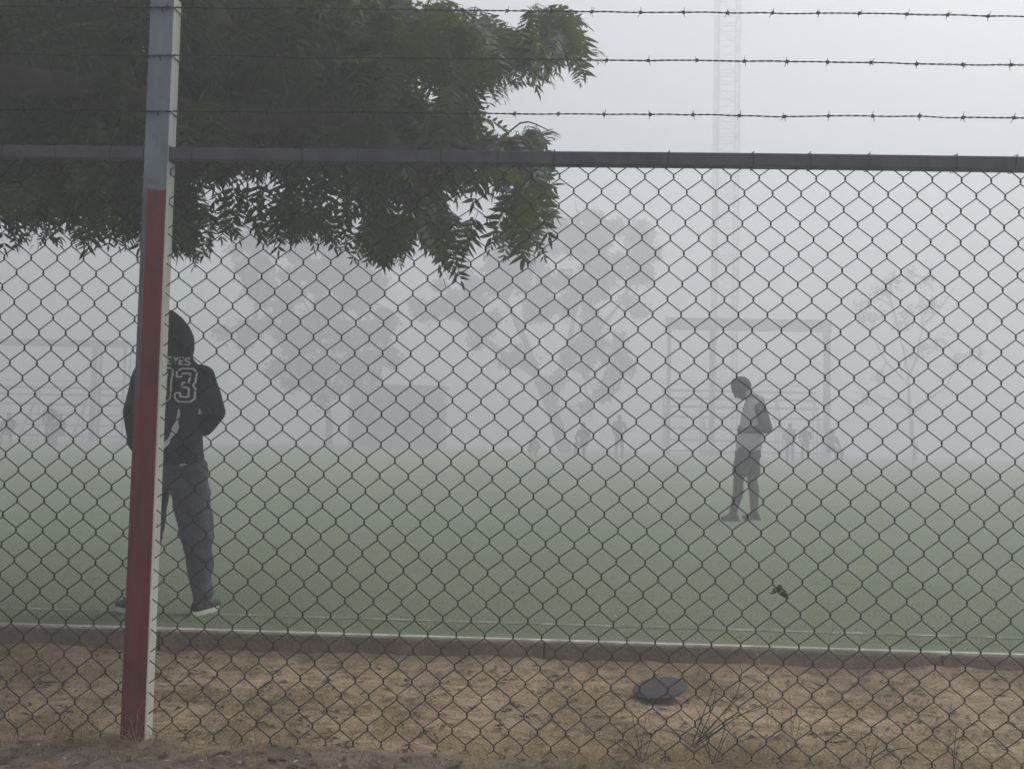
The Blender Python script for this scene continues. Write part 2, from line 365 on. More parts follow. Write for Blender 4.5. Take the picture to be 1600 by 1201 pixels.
# chain link mesh: every zigzag wire a real tube hooked round its neighbours
HA, HB, WR = 0.1077 / 2, 0.1165 / 2, 0.0022
n0 = at(1316.9, 423.1, YF)
def warp(x, z):
    q = Vector((x * 1.3, z * 1.3, 0.5))
    s = 0.018 + 0.010 * math.sin(x * 0.9)
    dx = (z - n0.z) * s + noise.noise(q) * 0.014 + noise.noise(q * 4) * 0.0015
    dz = noise.noise(q + Vector((9, 3, 1))) * 0.010 + noise.noise(q * 4 + Vector((5, 3, 1))) * 0.0015 + (rail_z(x) - rail_z(n0.x)) * 0.9
    dy = noise.noise(q * 0.8 + Vector((1, 8, 2))) * 0.012
    return dx, dy, dz
cm = MB()
zb = -0.16
for kx in range(-104, 52):
    pts = []
    nn = int((rail_z(0) + 0.1 - n0.z) / HB) + 1
    m = int((n0.z - zb) / HB) + 2
    for j in range(nn, -m, -1):
        # node column: alternates between kx and kx+1
        right = ((j + kx) % 2) != 0
        col = kx + 1 if right else kx
        e = 0.0014 if right else -0.0014
        x = n0.x + col * HA + e; z = n0.z + j * HB
        jit = noise.noise(Vector((col * 3.3, j * 5.1, 0))) * 0.002
        dx, dy, dz = warp(x, z)
        x += dx + jit; z += dz
        top = rail_z(x) - rh / 2
        if z > top + HB: continue
        sg = -1 if right else 1
        y = YF + 0.012 + dy * min(1, max(0, (top - z) * 3))
        for (ddz, f) in ((0.0088, 1), (0.0035, 0.6), (-0.0035, -0.6), (-0.0088, -1)):
            # strand changes side round the hook
            pts.append(Vector((x - (0.0016 * (1 if right else -1) if abs(ddz) > 0.005 else 0), y + sg * f * 0.0022, z + ddz)))
    # trim to below the rail
    while len(pts) > 2 and pts[1].z > rail_z(pts[1].x) - rh / 2 - 0.004: pts.pop(0)
    if pts[0].z > rail_z(pts[0].x) - rh / 2 - 0.002:
        a, b = pts[0], pts[1]; zt = rail_z(a.x) - rh / 2 - 0.002
        tt = (zt - b.z) / (a.z - b.z); pts[0] = b + (a - b) * tt
    cm.tube(pts, WR, 6)
cm.build('wire_mesh', M['wire'], fence, smooth=True)
# tie wires looped round the rail
x = -4.2
while x < 4.2:
    if abs(x - post_x(2.1)) > 0.07:
        z = rail_z(x); y0, y1 = YF - 0.009, YF + 0.047; h = rh / 2 + 0.003; s_ = rnd.uniform(-0.01, 0.01)
        loop = [(x, y0, z - h - 0.006), (x + s_ * 0.3, y0, z), (x + s_, y0, z + h), (x + s_, (y0 + y1) / 2, z + h + 0.001), (x + s_, y1, z + h), (x, y1, z - h), (x, (y0 + y1) / 2, z - h - 0.004), (x, y0, z - h - 0.006)]
        loop += [(x + 0.002, y0 - 0.002, z - 0.5 * h), (x + s_ + 0.003, y0 - 0.003, z + h + rnd.uniform(0.0, 0.004))]
        tw = MB(); tw.tube(loop, 0.0014, 5); tw.build('tie_wire', M['wire'], fence, smooth=True)
    x += HA * 2 * rnd.choice([2, 2, 3, 3, 4])
# barbed wire strands
for (yl, yr) in ((9.5, 24.5), (84.5, 101.5), (171.5, 184.0)):
    A = at(0, yl, YF - 0.02); B = at(1600, yr, YF - 0.02); sl_ = (B.z - A.z) / (B.x - A.x)
    def wz(x): return A.z + sl_ * (x - A.x) + noise.noise(Vector((x * 2.2, yl, 0))) * 0.006 + noise.noise(Vector((x * 9, yl, 4))) * 0.0025
    b = MB()
    for ph in (0, math.pi):
        pts = []; x = -4.3; i = 0
        while x < 4.3:
            a = x / 0.058 * 2 * math.pi + ph + noise.noise(Vector((x * 3, yl, 7))) * 4
            loose = 0.0014 + 0.0013 * max(0, noise.noise(Vector((x * 6, yl, 2))))
            pts.append((x, YF - 0.02 + loose * math.cos(a), wz(x) + loose * math.sin(a))); x += 0.0075
        b.tube(pts, 0.00175, 5)
    x = -4.25 + rnd.random() * 0.1
    while x < 4.25:
        c = Vector((x, YF - 0.02, wz(x))); ph = rnd.random() * 6.28
        coil = [c + Vector((-0.005 + 0.010 * q / 18, 0.0052 * math.cos(q * 0.9 + ph), 0.0052 * math.sin(q * 0.9 + ph))) for q in range(19)]
        b.tube(coil, 0.0018, 5)
        for q in range(4):
            a = ph + q * 1.57 + rnd.uniform(-0.4, 0.4); L_ = rnd.uniform(0.013, 0.019)
            s0 = c + Vector((rnd.uniform(-0.005, 0.005), 0.004 * math.cos(a), 0.004 * math.sin(a)))
            e0 = s0 + Vector((rnd.uniform(-0.006, 0.006), L_ * math.cos(a), L_ * math.sin(a)))
            b.tube([s0, e0], [0.0017, 0.0006], 4)
        x += rnd.uniform(0.145, 0.185)
    b.build('barbed_strand', M['barb'], fence, smooth=True)
    # wire clip on the post
    zc = wz(post_x(A.z)); xc = post_x(zc); b = MB()
    hw = pw / 2 + 0.003
    b.tube([(xc - hw, YF + 0.062, zc), (xc - hw, YF - 0.013, zc + 0.001), (xc, YF - 0.0155, zc + 0.002), (xc + hw, YF - 0.013, zc), (xc + hw, YF + 0.062, zc)], 0.0022, 5)
    b.tube([(xc - 0.012, YF - 0.017, zc + 0.004), (xc + 0.004, YF - 0.02, zc - 0.004), (xc + 0.006, YF - 0.018, zc - 0.02)], 0.0022, 5)
    b.build('wire_clip', M['barb'], fence, smooth=True)

# scrap of dark string knotted on the mesh
kn = at(1217, 922, YF - 0.004); b = MB()
for (dx, dz, rx, rz, rot) in ((-0.008, 0.004, 0.014, 0.007, 0.3), (0.012, -0.006, 0.020, 0.010, -0.7), (0.000, 0.010, 0.010, 0.006, 1.0)):
    n = 14; pts = []
    for i in range(n):
        a = i / n * 6.6; u = rx * math.cos(a); w = rz * math.sin(a)
        pts.append(kn + Vector((dx + u * math.cos(rot) - w * math.sin(rot), -0.004 + 0.003 * math.sin(a * 2), dz + u * math.sin(rot) + w * math.cos(rot))))
    b.tube(pts, 0.0035, 5)
b.tube([kn + Vector((0.01, -0.004, -0.005)), kn + Vector((0.02, -0.006, -0.012)), kn + Vector((0.032, -0.004, -0.028))], [0.008, 0.010, 0.004], 6)
b.tube([kn + Vector((-0.005, -0.004, 0)), kn + Vector((-0.02, -0.006, -0.008)), kn + Vector((-0.034, -0.004, -0.010))], [0.004, 0.004, 0.002], 6)
b.build('knotted_scrap', M['shoe'], smooth=True, label='small dark knotted scrap caught on the chain link near the lower right', cat='scrap')

# ---------------------------------------------------------------- overhanging tree
def bezier(pts, n):
    pts = [Vector(p) for p in pts]; out = []
    k_ = len(pts)
    for i in range(k_ - 1):
        p0 = pts[max(i - 1, 0)]; p1 = pts[i]; p2 = pts[i + 1]; p3 = pts[min(i + 2, k_ - 1)]
        for j in range(n):
            t = j / n
            out.append(0.5 * ((2 * p1) + (-p0 + p2) * t + (2 * p0 - 5 * p1 + 4 * p2 - p3) * t * t + (-p0 + 3 * p1 - 3 * p2 + p3) * t ** 3))
    out.append(pts[-1]); return out

POLY = [(-900, 340), (-200, 372), (0, 345), (30, 385), (75, 372), (130, 390), (165, 366), (200, 392), (230, 360), (262, 392), (298, 418), (335, 385), (372, 372), (420, 392), (470, 382), (520, 396),
        (560, 400), (600, 415), (628, 420), (650, 396), (672, 398), (700, 438), (716, 444), (735, 398), (770, 392), (800, 400), (845, 412), (862, 370), (852, 330), (868, 300), (874, 262),
        (862, 245), (874, 215), (858, 196), (812, 186), (765, 180), (728, 158), (735, 140), (772, 152), (808, 150), (812, 120), (838, 132), (868, 152), (880, 112), (905, 126), (928, 100), (945, 76), (938, 30), (912, 0), (880, -8), (845, 2),
        (800, 14), (760, 12), (700, -6), (640, -10), (600, -90), (500, -300), (200, -800), (-2500, -1500), (-2500, 300)]
def inside(p):
    x, y = p; c = False; j = len(POLY) - 1
    for i in range(len(POLY)):
        xi, yi = POLY[i]; xj, yj = POLY[j]
        if (yi > y) != (yj > y) and x < (xj - xi) * (y - yi) / (yj - yi) + xi: c = not c
        j = i
    return c
def make_leaf_template(seed, L=0.25, pairs=7):
    """pinnate leaf along +X, drooping to -Z, returns verts, faces (leaflets + rachis)"""
    r_ = random.Random(seed); V = []; Fc = []
    droop = r_.uniform(0.15, 0.55)
    def rp(t): return Vector((L * t * (1 - 0.12 * t * droop), 0, -L * droop * t * t * 0.8))
    n = 6
    for i in range(n + 1):
        p_ = rp(i / n); w = 0.0012 * (1.2 - i / n)
        V += [p_ + Vector((0, -w, 0)), p_ + Vector((0, w, 0))]
    Fc += [(2 * i, 2 * i + 2, 2 * i + 3, 2 * i + 1) for i in range(n)]
    def leaflet(base, d, length, width, sickle):
        d = d.normalized(); up = Vector((0, 0, 1)); s = d.cross(up).normalized(); b_ = len(V)
        tw_ = r_.uniform(-0.3, 0.3); s = (s * math.cos(tw_) + up * math.sin(tw_)).normalized()
        dn = r_.uniform(0.1, 0.5)
        def q(t, o_): return base + d * (length * t) + s * (o_ * width + sickle * length * t * t) - up * (length * dn * t * t * 0.55)
        V.extend([q(0, 0), q(0.25, 0.5), q(0.25, -0.42), q(0.62, 0.40), q(0.62, -0.30), q(1.0, 0)])
        Fc.extend([(b_, b_ + 1, b_ + 2), (b_ + 1, b_ + 3, b_ + 4, b_ + 2), (b_ + 3, b_ + 5, b_ + 4)])
    for i in range(pairs):
        t = 0.22 + 0.72 * i / (pairs - 1)
        for sgn in (-1, 1):
            if r_.random() < 0.05: continue
            ang = r_.uniform(0.85, 1.15) - 0.35 * t
            size = (0.064 + 0.016 * math.sin(math.pi * min(1, t + 0.1))) * r_.uniform(0.85, 1.1)
            leaflet(rp(t + r_.uniform(-0.02, 0.02)), Vector((math.cos(ang), sgn * math.sin(ang), -0.1)), size, size * r_.uniform(0.30, 0.37), -sgn * 0.22)
    leaflet(rp(1), Vector((1, 0, -0.2)), 0.06, 0.017, 0.0)
    return np.array([tuple(v) for v in V]), Fc
TEMPL = [make_leaf_template(s, L=0.22 + 0.02 * (s % 4), pairs=6 + s % 2) for s in range(8)]

trunk_base = Vector((-4.35, 4.35, -0.20))
tree = empty('overhanging_tree', trunk_base, label='dark leafy tree with feathery leaves overhanging the fence at upper left', cat='tree')
b = MB()
tp = bezier([trunk_base, trunk_base + Vector((0.05, 0.03, 0.9)), trunk_base + Vector((0.22, 0.1, 1.9)), trunk_base + Vector((0.5, 0.3, 2.6))], 6)
b.tube(tp, [0.20 - 0.07 * i / (len(tp) - 1) + (0.07 if i == 0 else 0) for i in range(len(tp))], 14)
b.build('trunk', M['bark'], tree, smooth=True)
fork = tp[-1]
LIMB_ENDS = [
    [fork, (-3.0, 4.7, 3.1), (-1.9, 4.9, 3.25), (-1.0, 4.8, 3.12), (-0.55, 4.75, 3.0)],
    [fork, (-3.1, 5.2, 3.3), (-2.2, 5.6, 3.9), (-1.9, 5.7, 3.95), (-1.6, 5.7, 3.9)],
    [fork, (-3.3, 4.4, 2.8), (-2.5, 4.3, 2.72), (-1.6, 4.35, 2.55), (-0.9, 4.45, 2.55), (-0.35, 4.5, 2.45)],
    [fork, (-3.4, 5.4, 3.1), (-2.4, 6.1, 3.1), (-1.2, 6.3, 2.95), (-0.45, 6.2, 2.9)],
    [fork, (-4.0, 4.9, 3.6), (-3.8, 5.2, 4.6), (-3.3, 5.4, 5.2)],
    [fork, (-4.6, 4.2, 3.4), (-5.3, 4.0, 3.9), (-6.0, 4.2, 4.1)],
]
nodes = []
for pts in LIMB_ENDS:
    c_ = bezier(pts, 7); n = len(c_)
    c_ = [p_ + Vector((noise.noise(p_ * 2) * 0.06, noise.noise(p_ * 2 + Vector((4, 1, 2))) * 0.06, noise.noise(p_ * 2 + Vector((8, 1, 2))) * 0.05)) if 0 < i else p_ for i, p_ in enumerate(c_)]
    b = MB(); b.tube(c_, [0.085 * (1 - i / n) ** 0.9 + 0.012 for i in range(n)], 9)
    b.build('branch', M['bark'], tree, smooth=True)
    nodes += c_[5:]
# leaves
LV, LFs, LFc = [], [], 0
tw_mb = MB()
allV = []; allF = []; base = 0; nleaf = 0; ncl = 0
rr = random.Random(5)
def accept_leaf(P, T):
    """both ends of the leaf have to stay in the crown's outline where the camera sees it"""
    for s in (P, (P + T) / 2, T, T + (T - P) * 0.18):
        q = project(s)
        if q is None or not inside(q): return False
    return True
def cluster(P, nl, dirb):
    global base, nleaf
    got = 0
    for i in range(nl):
        a = rr.uniform(0, 2 * math.pi); el = rr.uniform(-1.15, 0.35)
        d = Vector((math.cos(a) * math.cos(el), math.sin(a) * math.cos(el), math.sin(el)))
        d = (d + dirb * 0.7 + Vector((0, 0, -0.35))).normalized()
        tv, tf = TEMPL[rr.randrange(8)]
        up = Vector((rr.uniform(-0.5, 0.5), rr.uniform(-0.5, 0.5), 1)); y = up.cross(d)
        if y.length < 0.05: continue
        y.normalize(); z = d.cross(y); sc = rr.uniform(0.9, 1.2)
        O = P + d * 0.01
        T = O + d * 0.25 * sc + Vector((0, 0, -0.02))
        if not accept_leaf(O, T):
            sc *= 0.7; T = O + d * 0.25 * sc
            if rr.random() < 0.4 or not accept_leaf(O, T): continue
        Rm = np.array([[d.x, y.x, z.x], [d.y, y.y, z.y], [d.z, y.z, z.z]])
        got += 1
        allV.append(tv @ (Rm.T * sc) + np.array(tuple(O)))
        allF.extend([tuple(base + q for q in f) for f in tf]); base += len(tv); nleaf += 1
    return got
tries = 0
CC = Vector((-3.3, 5.15, 3.75)); RAD = Vector((4.3, 1.75, 2.7))
nd = np.array([tuple(p_) for p_ in nodes])
while ncl < 980 and tries < 40000:
    tries += 1
    v = Vector((rr.gauss(0, 1), rr.gauss(0, 1), rr.gauss(0, 1))).normalized() * (rr.random() ** 0.4)
    P = Vector((CC.x + v.x * RAD.x, CC.y + v.y * RAD.y, CC.z + v.z * RAD.z))
    if P.y < 3.80 or P.z < 1.2: continue
    q = project(P)
    if q is None or not inside(q): continue
    inframe = -60 < q[0] < 1000 and -60 < q[1] < 460
    if not inframe and rr.random() < 0.78: continue
    if inframe and rr.random() < 0.15: continue
    # looser towards the lower fringe so that the sky shows through
    if inframe and q[1] > 225 and rr.random() < 0.72: continue
    if inframe and q[0] > 640 and rr.random() < 0.35: continue
    dd = np.linalg.norm(nd - np.array(tuple(P)), axis=1); j = int(dd.argmin()); A = nodes[j]
    d = P - A
    if d.length > 1.7: continue
    mid = A + d * 0.55 + Vector((0, 0, 0.08 + 0.1 * d.length))
    cpts = bezier([A, mid, P], 4)
    dirb = (P - mid).normalized() if (P - mid).length > 0.01 else Vector((1, 0, 0))
    if cluster(P, rr.randint(8, 12), dirb) < 3: continue
    if any((project(c_) is not None and project(c_)[0] > 420 and not inside(project(c_))) for c_ in cpts): continue
    tw_mb.tube(cpts, [0.010 * (1 - i / len(cpts)) * min(1, d.length) + 0.0028 for i in range(len(cpts))], 5)
    if d.length > 0.5: cluster(cpts[len(cpts) * 2 // 3], 5, dirb)
    ncl += 1
# fringe: hanging leaves along the outline as photographed
fr = [p_ for p_ in POLY if -150 < p_[0] < 950 and p_[1] > -20 ]
for i in range(len(fr) - 1):
    a, c_ = fr[i], fr[i + 1]
    n = max(1, int(math.hypot(a[0] - c_[0], a[1] - c_[1]) / 16))
    for jj in range(n):
        for rep in range(2):
            t = rr.random(); ex = a[0] + (c_[0] - a[0]) * t; ey = a[1] + (c_[1] - a[1]) * t
            cx_, cy_ = (420, 60) if ex < 760 else (650, 110 if ey < 170 else 260)
            dl = math.hypot(cx_ - ex, cy_ - ey); k_ = rr.uniform(25, 110)
            P = at(ex + (cx_ - ex) / dl * k_ * 0.5, ey + (cy_ - ey) / dl * k_, rr.uniform(3.95, 5.6))
            cluster(P, 3, Vector((0.5 if ex > 600 else 0.1, 0, -0.9)))
V_ = np.concatenate(allV)
me = bpy.data.meshes.new('crown'); me.from_pydata(V_.tolist(), [], allF); me.update()
crown = link('crown', me, M['leaf'], tree)
tw_mb.build('twigs', M['bark'], tree, smooth=True)
print('leaves', nleaf, 'clusters', ncl, 'faces', len(allF))

# ---------------------------------------------------------------- far trees
def far_tree(name, base_pt, limbs, r0, clumps, nper, leaf, label, seed, spread=1.25, tj=1.0):
    r_ = random.Random(seed)
    root = empty(name, base_pt, label=label, cat='tree', group='trees beyond the pitch')
    b = MB()
    for li, pts in enumerate(limbs):
        c_ = bezier([Vector(q) for q in pts], 5); n = len(c_)
        c_ = [q + Vector((r_.gauss(0, 0.03), r_.gauss(0, 0.03), 0)) * (1 if i else 0) for i, q in enumerate(c_)]
        rs = r0 if li == 0 else r0 * 0.55
        b.tube(c_, [rs * (1 - 0.75 * i / (n - 1)) for i in range(n)], 8)
    # boughs reaching into the clumps
    allc = [Vector(q) for pts in limbs for q in pts[1:]]
    for (c, rad) in clumps:
        c = Vector(c); A = min(allc, key=lambda q: (q - c).length)
        m_ = (A + c) / 2 + Vector((0, 0, 0.1 * (A - c).length))
        for kk in range(4):
            e = c + Vector((r_.gauss(0, 1), r_.gauss(0, 1), r_.gauss(0, 1))) * rad * 0.45
            b.tube(bezier([A, m_, e], 4), [r0 * 0.22 * tj, r0 * .2 * tj, r0 * .17 * tj, r0 * .15 * tj, r0 * .13 * tj, r0 * .11 * tj, r0 * .09 * tj, r0 * .07 * tj, r0 * 0.04 * tj], 5)
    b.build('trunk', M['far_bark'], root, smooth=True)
    V = []; Fc = []
    for (c, rad) in clumps:
        c = Vector(c)
        for s in range(max(1, int(3.2 * rad * rad))):        # sprays inside each clump
            o_ = Vector((r_.gauss(0, 1), r_.gauss(0, 1), r_.gauss(0, 1))).normalized() * rad * r_.random() ** 0.45
            o_.z *= 0.75; sc_ = c + o_
            for q in range(nper):
                p_ = sc_ + Vector((r_.gauss(0, 0.19), r_.gauss(0, 0.19), r_.gauss(0, 0.17))) * spread
                d = Vector((r_.gauss(0, 1), r_.gauss(0, 1), r_.gauss(-0.6, 0.8))).normalized() * leaf * r_.uniform(0.6, 1.2)
                w = d.orthogonal().normalized(); w.rotate(Matrix.Rotation(r_.random() * 6.28, 3, d.normalized())); w *= leaf * 0.32
                k_ = len(V); V += [p_, p_ + d * 0.5 + w, p_ + d, p_ + d * 0.5 - w]; Fc.append((k_, k_ + 1, k_ + 2, k_ + 3))
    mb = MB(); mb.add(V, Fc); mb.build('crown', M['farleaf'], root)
    return root
def P2(px, py, Y, dy=0): q = at(px, py, Y); return (q.x, q.y + dy, q.z)
TY = 60.0
def base_at(px, Y, z=None):
    z = pz(Y) if z is None else z
    lo, hi = 560.0, 900.0
    for _ in range(40):
        m_ = (lo + hi) / 2
        if at(px, m_, Y).z > z: lo = m_
        else: hi = m_
    return Vector(at(px, (lo + hi) / 2, Y))
rr2 = random.Random(3)
def clumps_px(lst, Y):
    out = []
    for (x, y, rp) in lst:
        q = at(x, y, Y); out.append(((q.x, q.y + rr2.uniform(-1.5, 1.5), q.z), rp / 1450 * Y))
    return out
bt = base_at(884, TY)
far_tree('shade_tree', bt, [
    [tuple(bt), P2(878, 690, TY), P2(862, 640, TY), P2(838, 585, TY), P2(815, 520, TY), P2(790, 470, TY)],
    [P2(862, 640, TY), P2(880, 570, TY, .3), P2(900, 480, TY, .4), P2(910, 400, TY, .2)],
    [P2(838, 585, TY), P2(790, 555, TY, -.4), P2(730, 510, TY, -.6), P2(690, 480, TY, -.5)],
    [P2(880, 570, TY), P2(930, 520, TY, .5), P2(980, 460, TY, .6)]],
    0.50, clumps_px([(680, 480, 34), (720, 460, 42), (765, 440, 48), (760, 500, 36), (820, 420, 58), (840, 480, 48), (870, 370, 52), (905, 335, 38), (930, 400, 60), (900, 460, 50),
                     (975, 360, 40), (985, 420, 48), (1005, 400, 28), (1000, 380, 26), (940, 520, 44), (965, 565, 36), (905, 560, 40), (860, 600, 26), (940, 610, 30), (815, 560, 28), (800, 400, 34), (740, 545, 18), (905, 640, 18), (985, 480, 26)], TY), 150, 0.34,
    'broad tree with slanting forked trunk in fog, centre of view', 4)
T2 = 58.0
bt = base_at(514, T2)
far_tree('shade_tree', bt, [
    [tuple(bt), P2(514, 680, T2), P2(511, 620, T2), P2(505, 560, T2), P2(490, 500, T2)],
    [P2(511, 620, T2), P2(540, 560, T2), P2(560, 490, T2)],
    [P2(505, 560, T2), P2(450, 530, T2), P2(400, 500, T2)]],
    0.28, clumps_px([(400, 400, 40), (440, 370, 50), (500, 380, 60), (550, 400, 50), (400, 450, 38), (450, 450, 55), (520, 450, 60), (570, 450, 42), (385, 510, 32), (440, 520, 44), (500, 520, 55),
                     (560, 520, 52), (595, 550, 26), (480, 575, 40), (530, 580, 46), (575, 575, 34), (430, 570, 26), (355, 520, 18), (500, 610, 24), (605, 500, 20)], T2), 160, 0.36,
    'dense round tree in fog just right of the hooded person', 8)
T3 = 56.0
bt = base_at(1430, T3)
far_tree('young_tree', bt, [
    [tuple(bt), P2(1427, 690, T3), P2(1421, 640, T3), P2(1420, 590, T3), P2(1410, 540, T3), P2(1395, 480, T3)],
    [P2(1420, 590, T3), P2(1432, 555, T3), P2(1440, 510, T3), P2(1436, 460, T3)],
    [P2(1422, 650, T3), P2(1450, 625, T3), P2(1480, 600, T3), P2(1500, 560, T3)],
    [P2(1420, 600, T3), P2(1385, 565, T3), P2(1360, 520, T3)],
    [P2(1440, 510, T3), P2(1470, 480, T3), P2(1490, 450, T3)]],
    0.16, clumps_px([(1385, 455, 26), (1420, 440, 24), (1365, 500, 22), (1405, 500, 24), (1450, 480, 22), (1470, 530, 22), (1380, 590, 18), (1500, 560, 18), (1440, 560, 16), (1370, 620, 16), (1535, 550, 14), (1350, 470, 16)], T3), 60, 0.24,
    'thin sparse young tree in fog right of the red bleachers', 15, spread=1.3, tj=1.3)

# ---------------------------------------------------------------- covered bleachers
def bleacher(name, xl, xr, ybase_px, ybeam_top, ybeam_bot, rows_px, posts_px, Y, steel, plank, label):
    bs = base_at((xl + xr) / 2, Y); z0 = pz(Y + 2)
    root = empty(name, (bs.x, Y, z0), label=label, cat='bleachers')
    L_ = at(xl, 650, Y).x; Rr = at(xr, 650, Y).x
    mx = (xl + xr) / 2
    zt = at(mx, ybeam_top, Y).z; zl = at(mx, ybeam_bot, Y).z
    # roof: front fascia beam and sheet sloping back
    b = MB(); b.box(((L_ + Rr) / 2, Y, (zt + zl) / 2), (Rr - L_ + 0.1, 0.16, zt - zl)); b.build('fascia_beam', steel, root)
    b = MB(); q = Matrix.Rotation(R(1.5), 3, 'X')
    nrib = int((Rr - L_) / 0.25)
    vs = []; 
    for i in range(nrib * 2 + 1):
        x = L_ - 0.05 + (Rr - L_ + 0.1) * i / (nrib * 2); dz = 0.03 if i % 2 else 0.0
        vs += [(x, Y + 0.09, zt - 0.04 + dz), (x, Y + 0.95, zt - 0.07 + dz), (x, Y + 0.09, zt - 0.055 + dz), (x, Y + 0.95, zt - 0.085 + dz)]
    fs = []
    for i in range(nrib * 2):
        a = i * 4; fs += [(a, a + 4, a + 5, a + 1), (a + 2, a + 3, a + 7, a + 6)]
    b.add(vs, fs); b.build('roof_sheet', steel, root)
    for (pxp, wd) in posts_px:
        x = at(pxp, 640, Y).x
        b = MB(); b.box((x, Y - 0.002, (zl + z0) / 2), (wd, 0.14, zl - z0 - 0.004)); b.build('post', steel, root)
        b = MB(); b.box((x, Y + 0.75, (zl + z0) / 2), (wd * 0.6, 0.10, zl - z0)); b.build('post', steel, root)
    n = len(rows_px)
    for i, yp in enumerate(rows_px):                # top row first (farthest back)
        back = Y + 0.35 + (n - 1 - i) * 0.42
        z = at(mx, yp, back).z
        b = MB(); b.box(((L_ + Rr) / 2, back, z), (Rr - L_ - 0.15, 0.28, 0.15 if i < 3 else 0.11)); b.build('bench_plank', plank, root)
    # stringer frames under the rows
    zz1 = at(mx, rows_px[0], Y + 0.35 + (n - 1) * 0.42).z; zz0 = at(mx, rows_px[-1], Y + 0.35).z
    m_ = 5
    for i in range(m_):
        x = L_ + 0.2 + (Rr - L_ - 0.4) * i / (m_ - 1)
        b = MB(); b.bar((x, Y + 0.2, zz0 - 0.13), (x, Y + 0.35 + (n - 1) * 0.42, zz1 - 0.10), 0.07, 0.09)
        for kk in range(4):
            yy = Y + 0.3 + kk * (n - 1) * 0.42 / 3; zt_ = zz0 - 0.14 + (zz1 - zz0) * kk / 3
            if zt_ > 0.1: b.box((x, yy, (zt_ + z0) / 2), (0.06, 0.06, zt_ - z0))
        b.build('stringer_frame', steel, root)
    # back guard rail
    zb_ = zz1 + 0.45
    b = MB(); b.box(((L_ + Rr) / 2, Y + 0.35 + n * 0.42, zb_), (Rr - L_, 0.05, 0.05)); b.build('guard_rail', steel, root)
    return root
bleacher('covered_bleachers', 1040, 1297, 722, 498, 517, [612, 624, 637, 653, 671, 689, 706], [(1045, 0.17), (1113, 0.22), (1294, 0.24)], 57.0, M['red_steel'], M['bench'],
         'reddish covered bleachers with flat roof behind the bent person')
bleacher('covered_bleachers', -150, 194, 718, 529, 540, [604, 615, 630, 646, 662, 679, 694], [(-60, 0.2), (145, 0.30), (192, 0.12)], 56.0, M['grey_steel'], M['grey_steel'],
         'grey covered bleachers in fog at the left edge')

# shed
Y = 63.0
def shed():
    bs = base_at(617, Y); xl = at(545, 650, Y).x; xr = at(690, 650, Y).x; zt = at(617, 601, Y).z
    root = empty('equipment_shed', (bs.x, Y, pz(Y)), label='low dark flat-roofed shed between the two broad foggy trees', cat='shed')
    cx = (xl + xr) / 2; w = xr - xl
    g0 = pz(Y + 3); b = MB(); b.box((cx, Y + 1.5, (zt - 0.18 + g0) / 2), (w, 3.0, zt - 0.18 - g0)); b.build('wall', M['shed'], root)
    b = MB(); b.box((cx, Y + 1.45, zt - 0.085), (w + 0.3, 3.5, 0.17)); b.build('roof', M['roofm'], root)
    d = MB(); d.box((cx - w * 0.2, Y - 0.02, 1.05 + pz(Y)), (0.95, 0.05, 2.1)); dr = d.build('door', M['doorm'], root)
    h = MB(); h.box((cx - w * 0.2 + 0.38, Y - 0.07, 1.0), (0.04, 0.05, 0.16)); h.build('handle', M['grey_steel'], dr)
    wdw = MB(); x0 = cx + w * 0.22
    for (dx, dz, sx_, sz) in ((0, 0.42, 1.2, 0.07), (0, -0.42, 1.2, 0.07), (-0.565, 0, 0.07, 0.77), (0.565, 0, 0.07, 0.77)):
        wdw.box((x0 + dx, Y - 0.02, 1.75 + dz), (sx_, 0.06, sz))
    wo_ = wdw.build('window', M['doorm'], root)
    pn = MB(); pn.box((x0, Y - 0.005, 1.75), (1.06, 0.03, 0.77)); pn.build('pane', M['black_top'], wo_)
shed()

# lattice tower
def tower():
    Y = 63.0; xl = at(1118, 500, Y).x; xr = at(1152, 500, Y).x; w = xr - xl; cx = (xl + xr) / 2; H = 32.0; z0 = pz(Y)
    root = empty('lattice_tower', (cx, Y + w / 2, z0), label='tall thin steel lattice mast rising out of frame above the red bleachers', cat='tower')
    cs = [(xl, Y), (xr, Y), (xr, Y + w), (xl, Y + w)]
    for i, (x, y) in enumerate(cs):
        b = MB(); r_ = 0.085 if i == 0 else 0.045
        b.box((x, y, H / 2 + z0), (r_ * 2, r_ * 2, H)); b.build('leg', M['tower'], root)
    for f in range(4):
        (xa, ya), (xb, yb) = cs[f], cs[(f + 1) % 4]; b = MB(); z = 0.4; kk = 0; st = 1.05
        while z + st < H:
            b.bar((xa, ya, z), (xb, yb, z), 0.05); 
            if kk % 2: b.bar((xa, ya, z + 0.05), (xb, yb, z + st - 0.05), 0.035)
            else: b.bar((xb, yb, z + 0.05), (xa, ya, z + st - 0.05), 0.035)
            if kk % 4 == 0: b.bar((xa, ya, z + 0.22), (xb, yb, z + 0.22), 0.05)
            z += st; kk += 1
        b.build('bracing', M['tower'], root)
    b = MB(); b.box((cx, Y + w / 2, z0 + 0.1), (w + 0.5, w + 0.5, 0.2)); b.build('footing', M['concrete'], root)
tower()

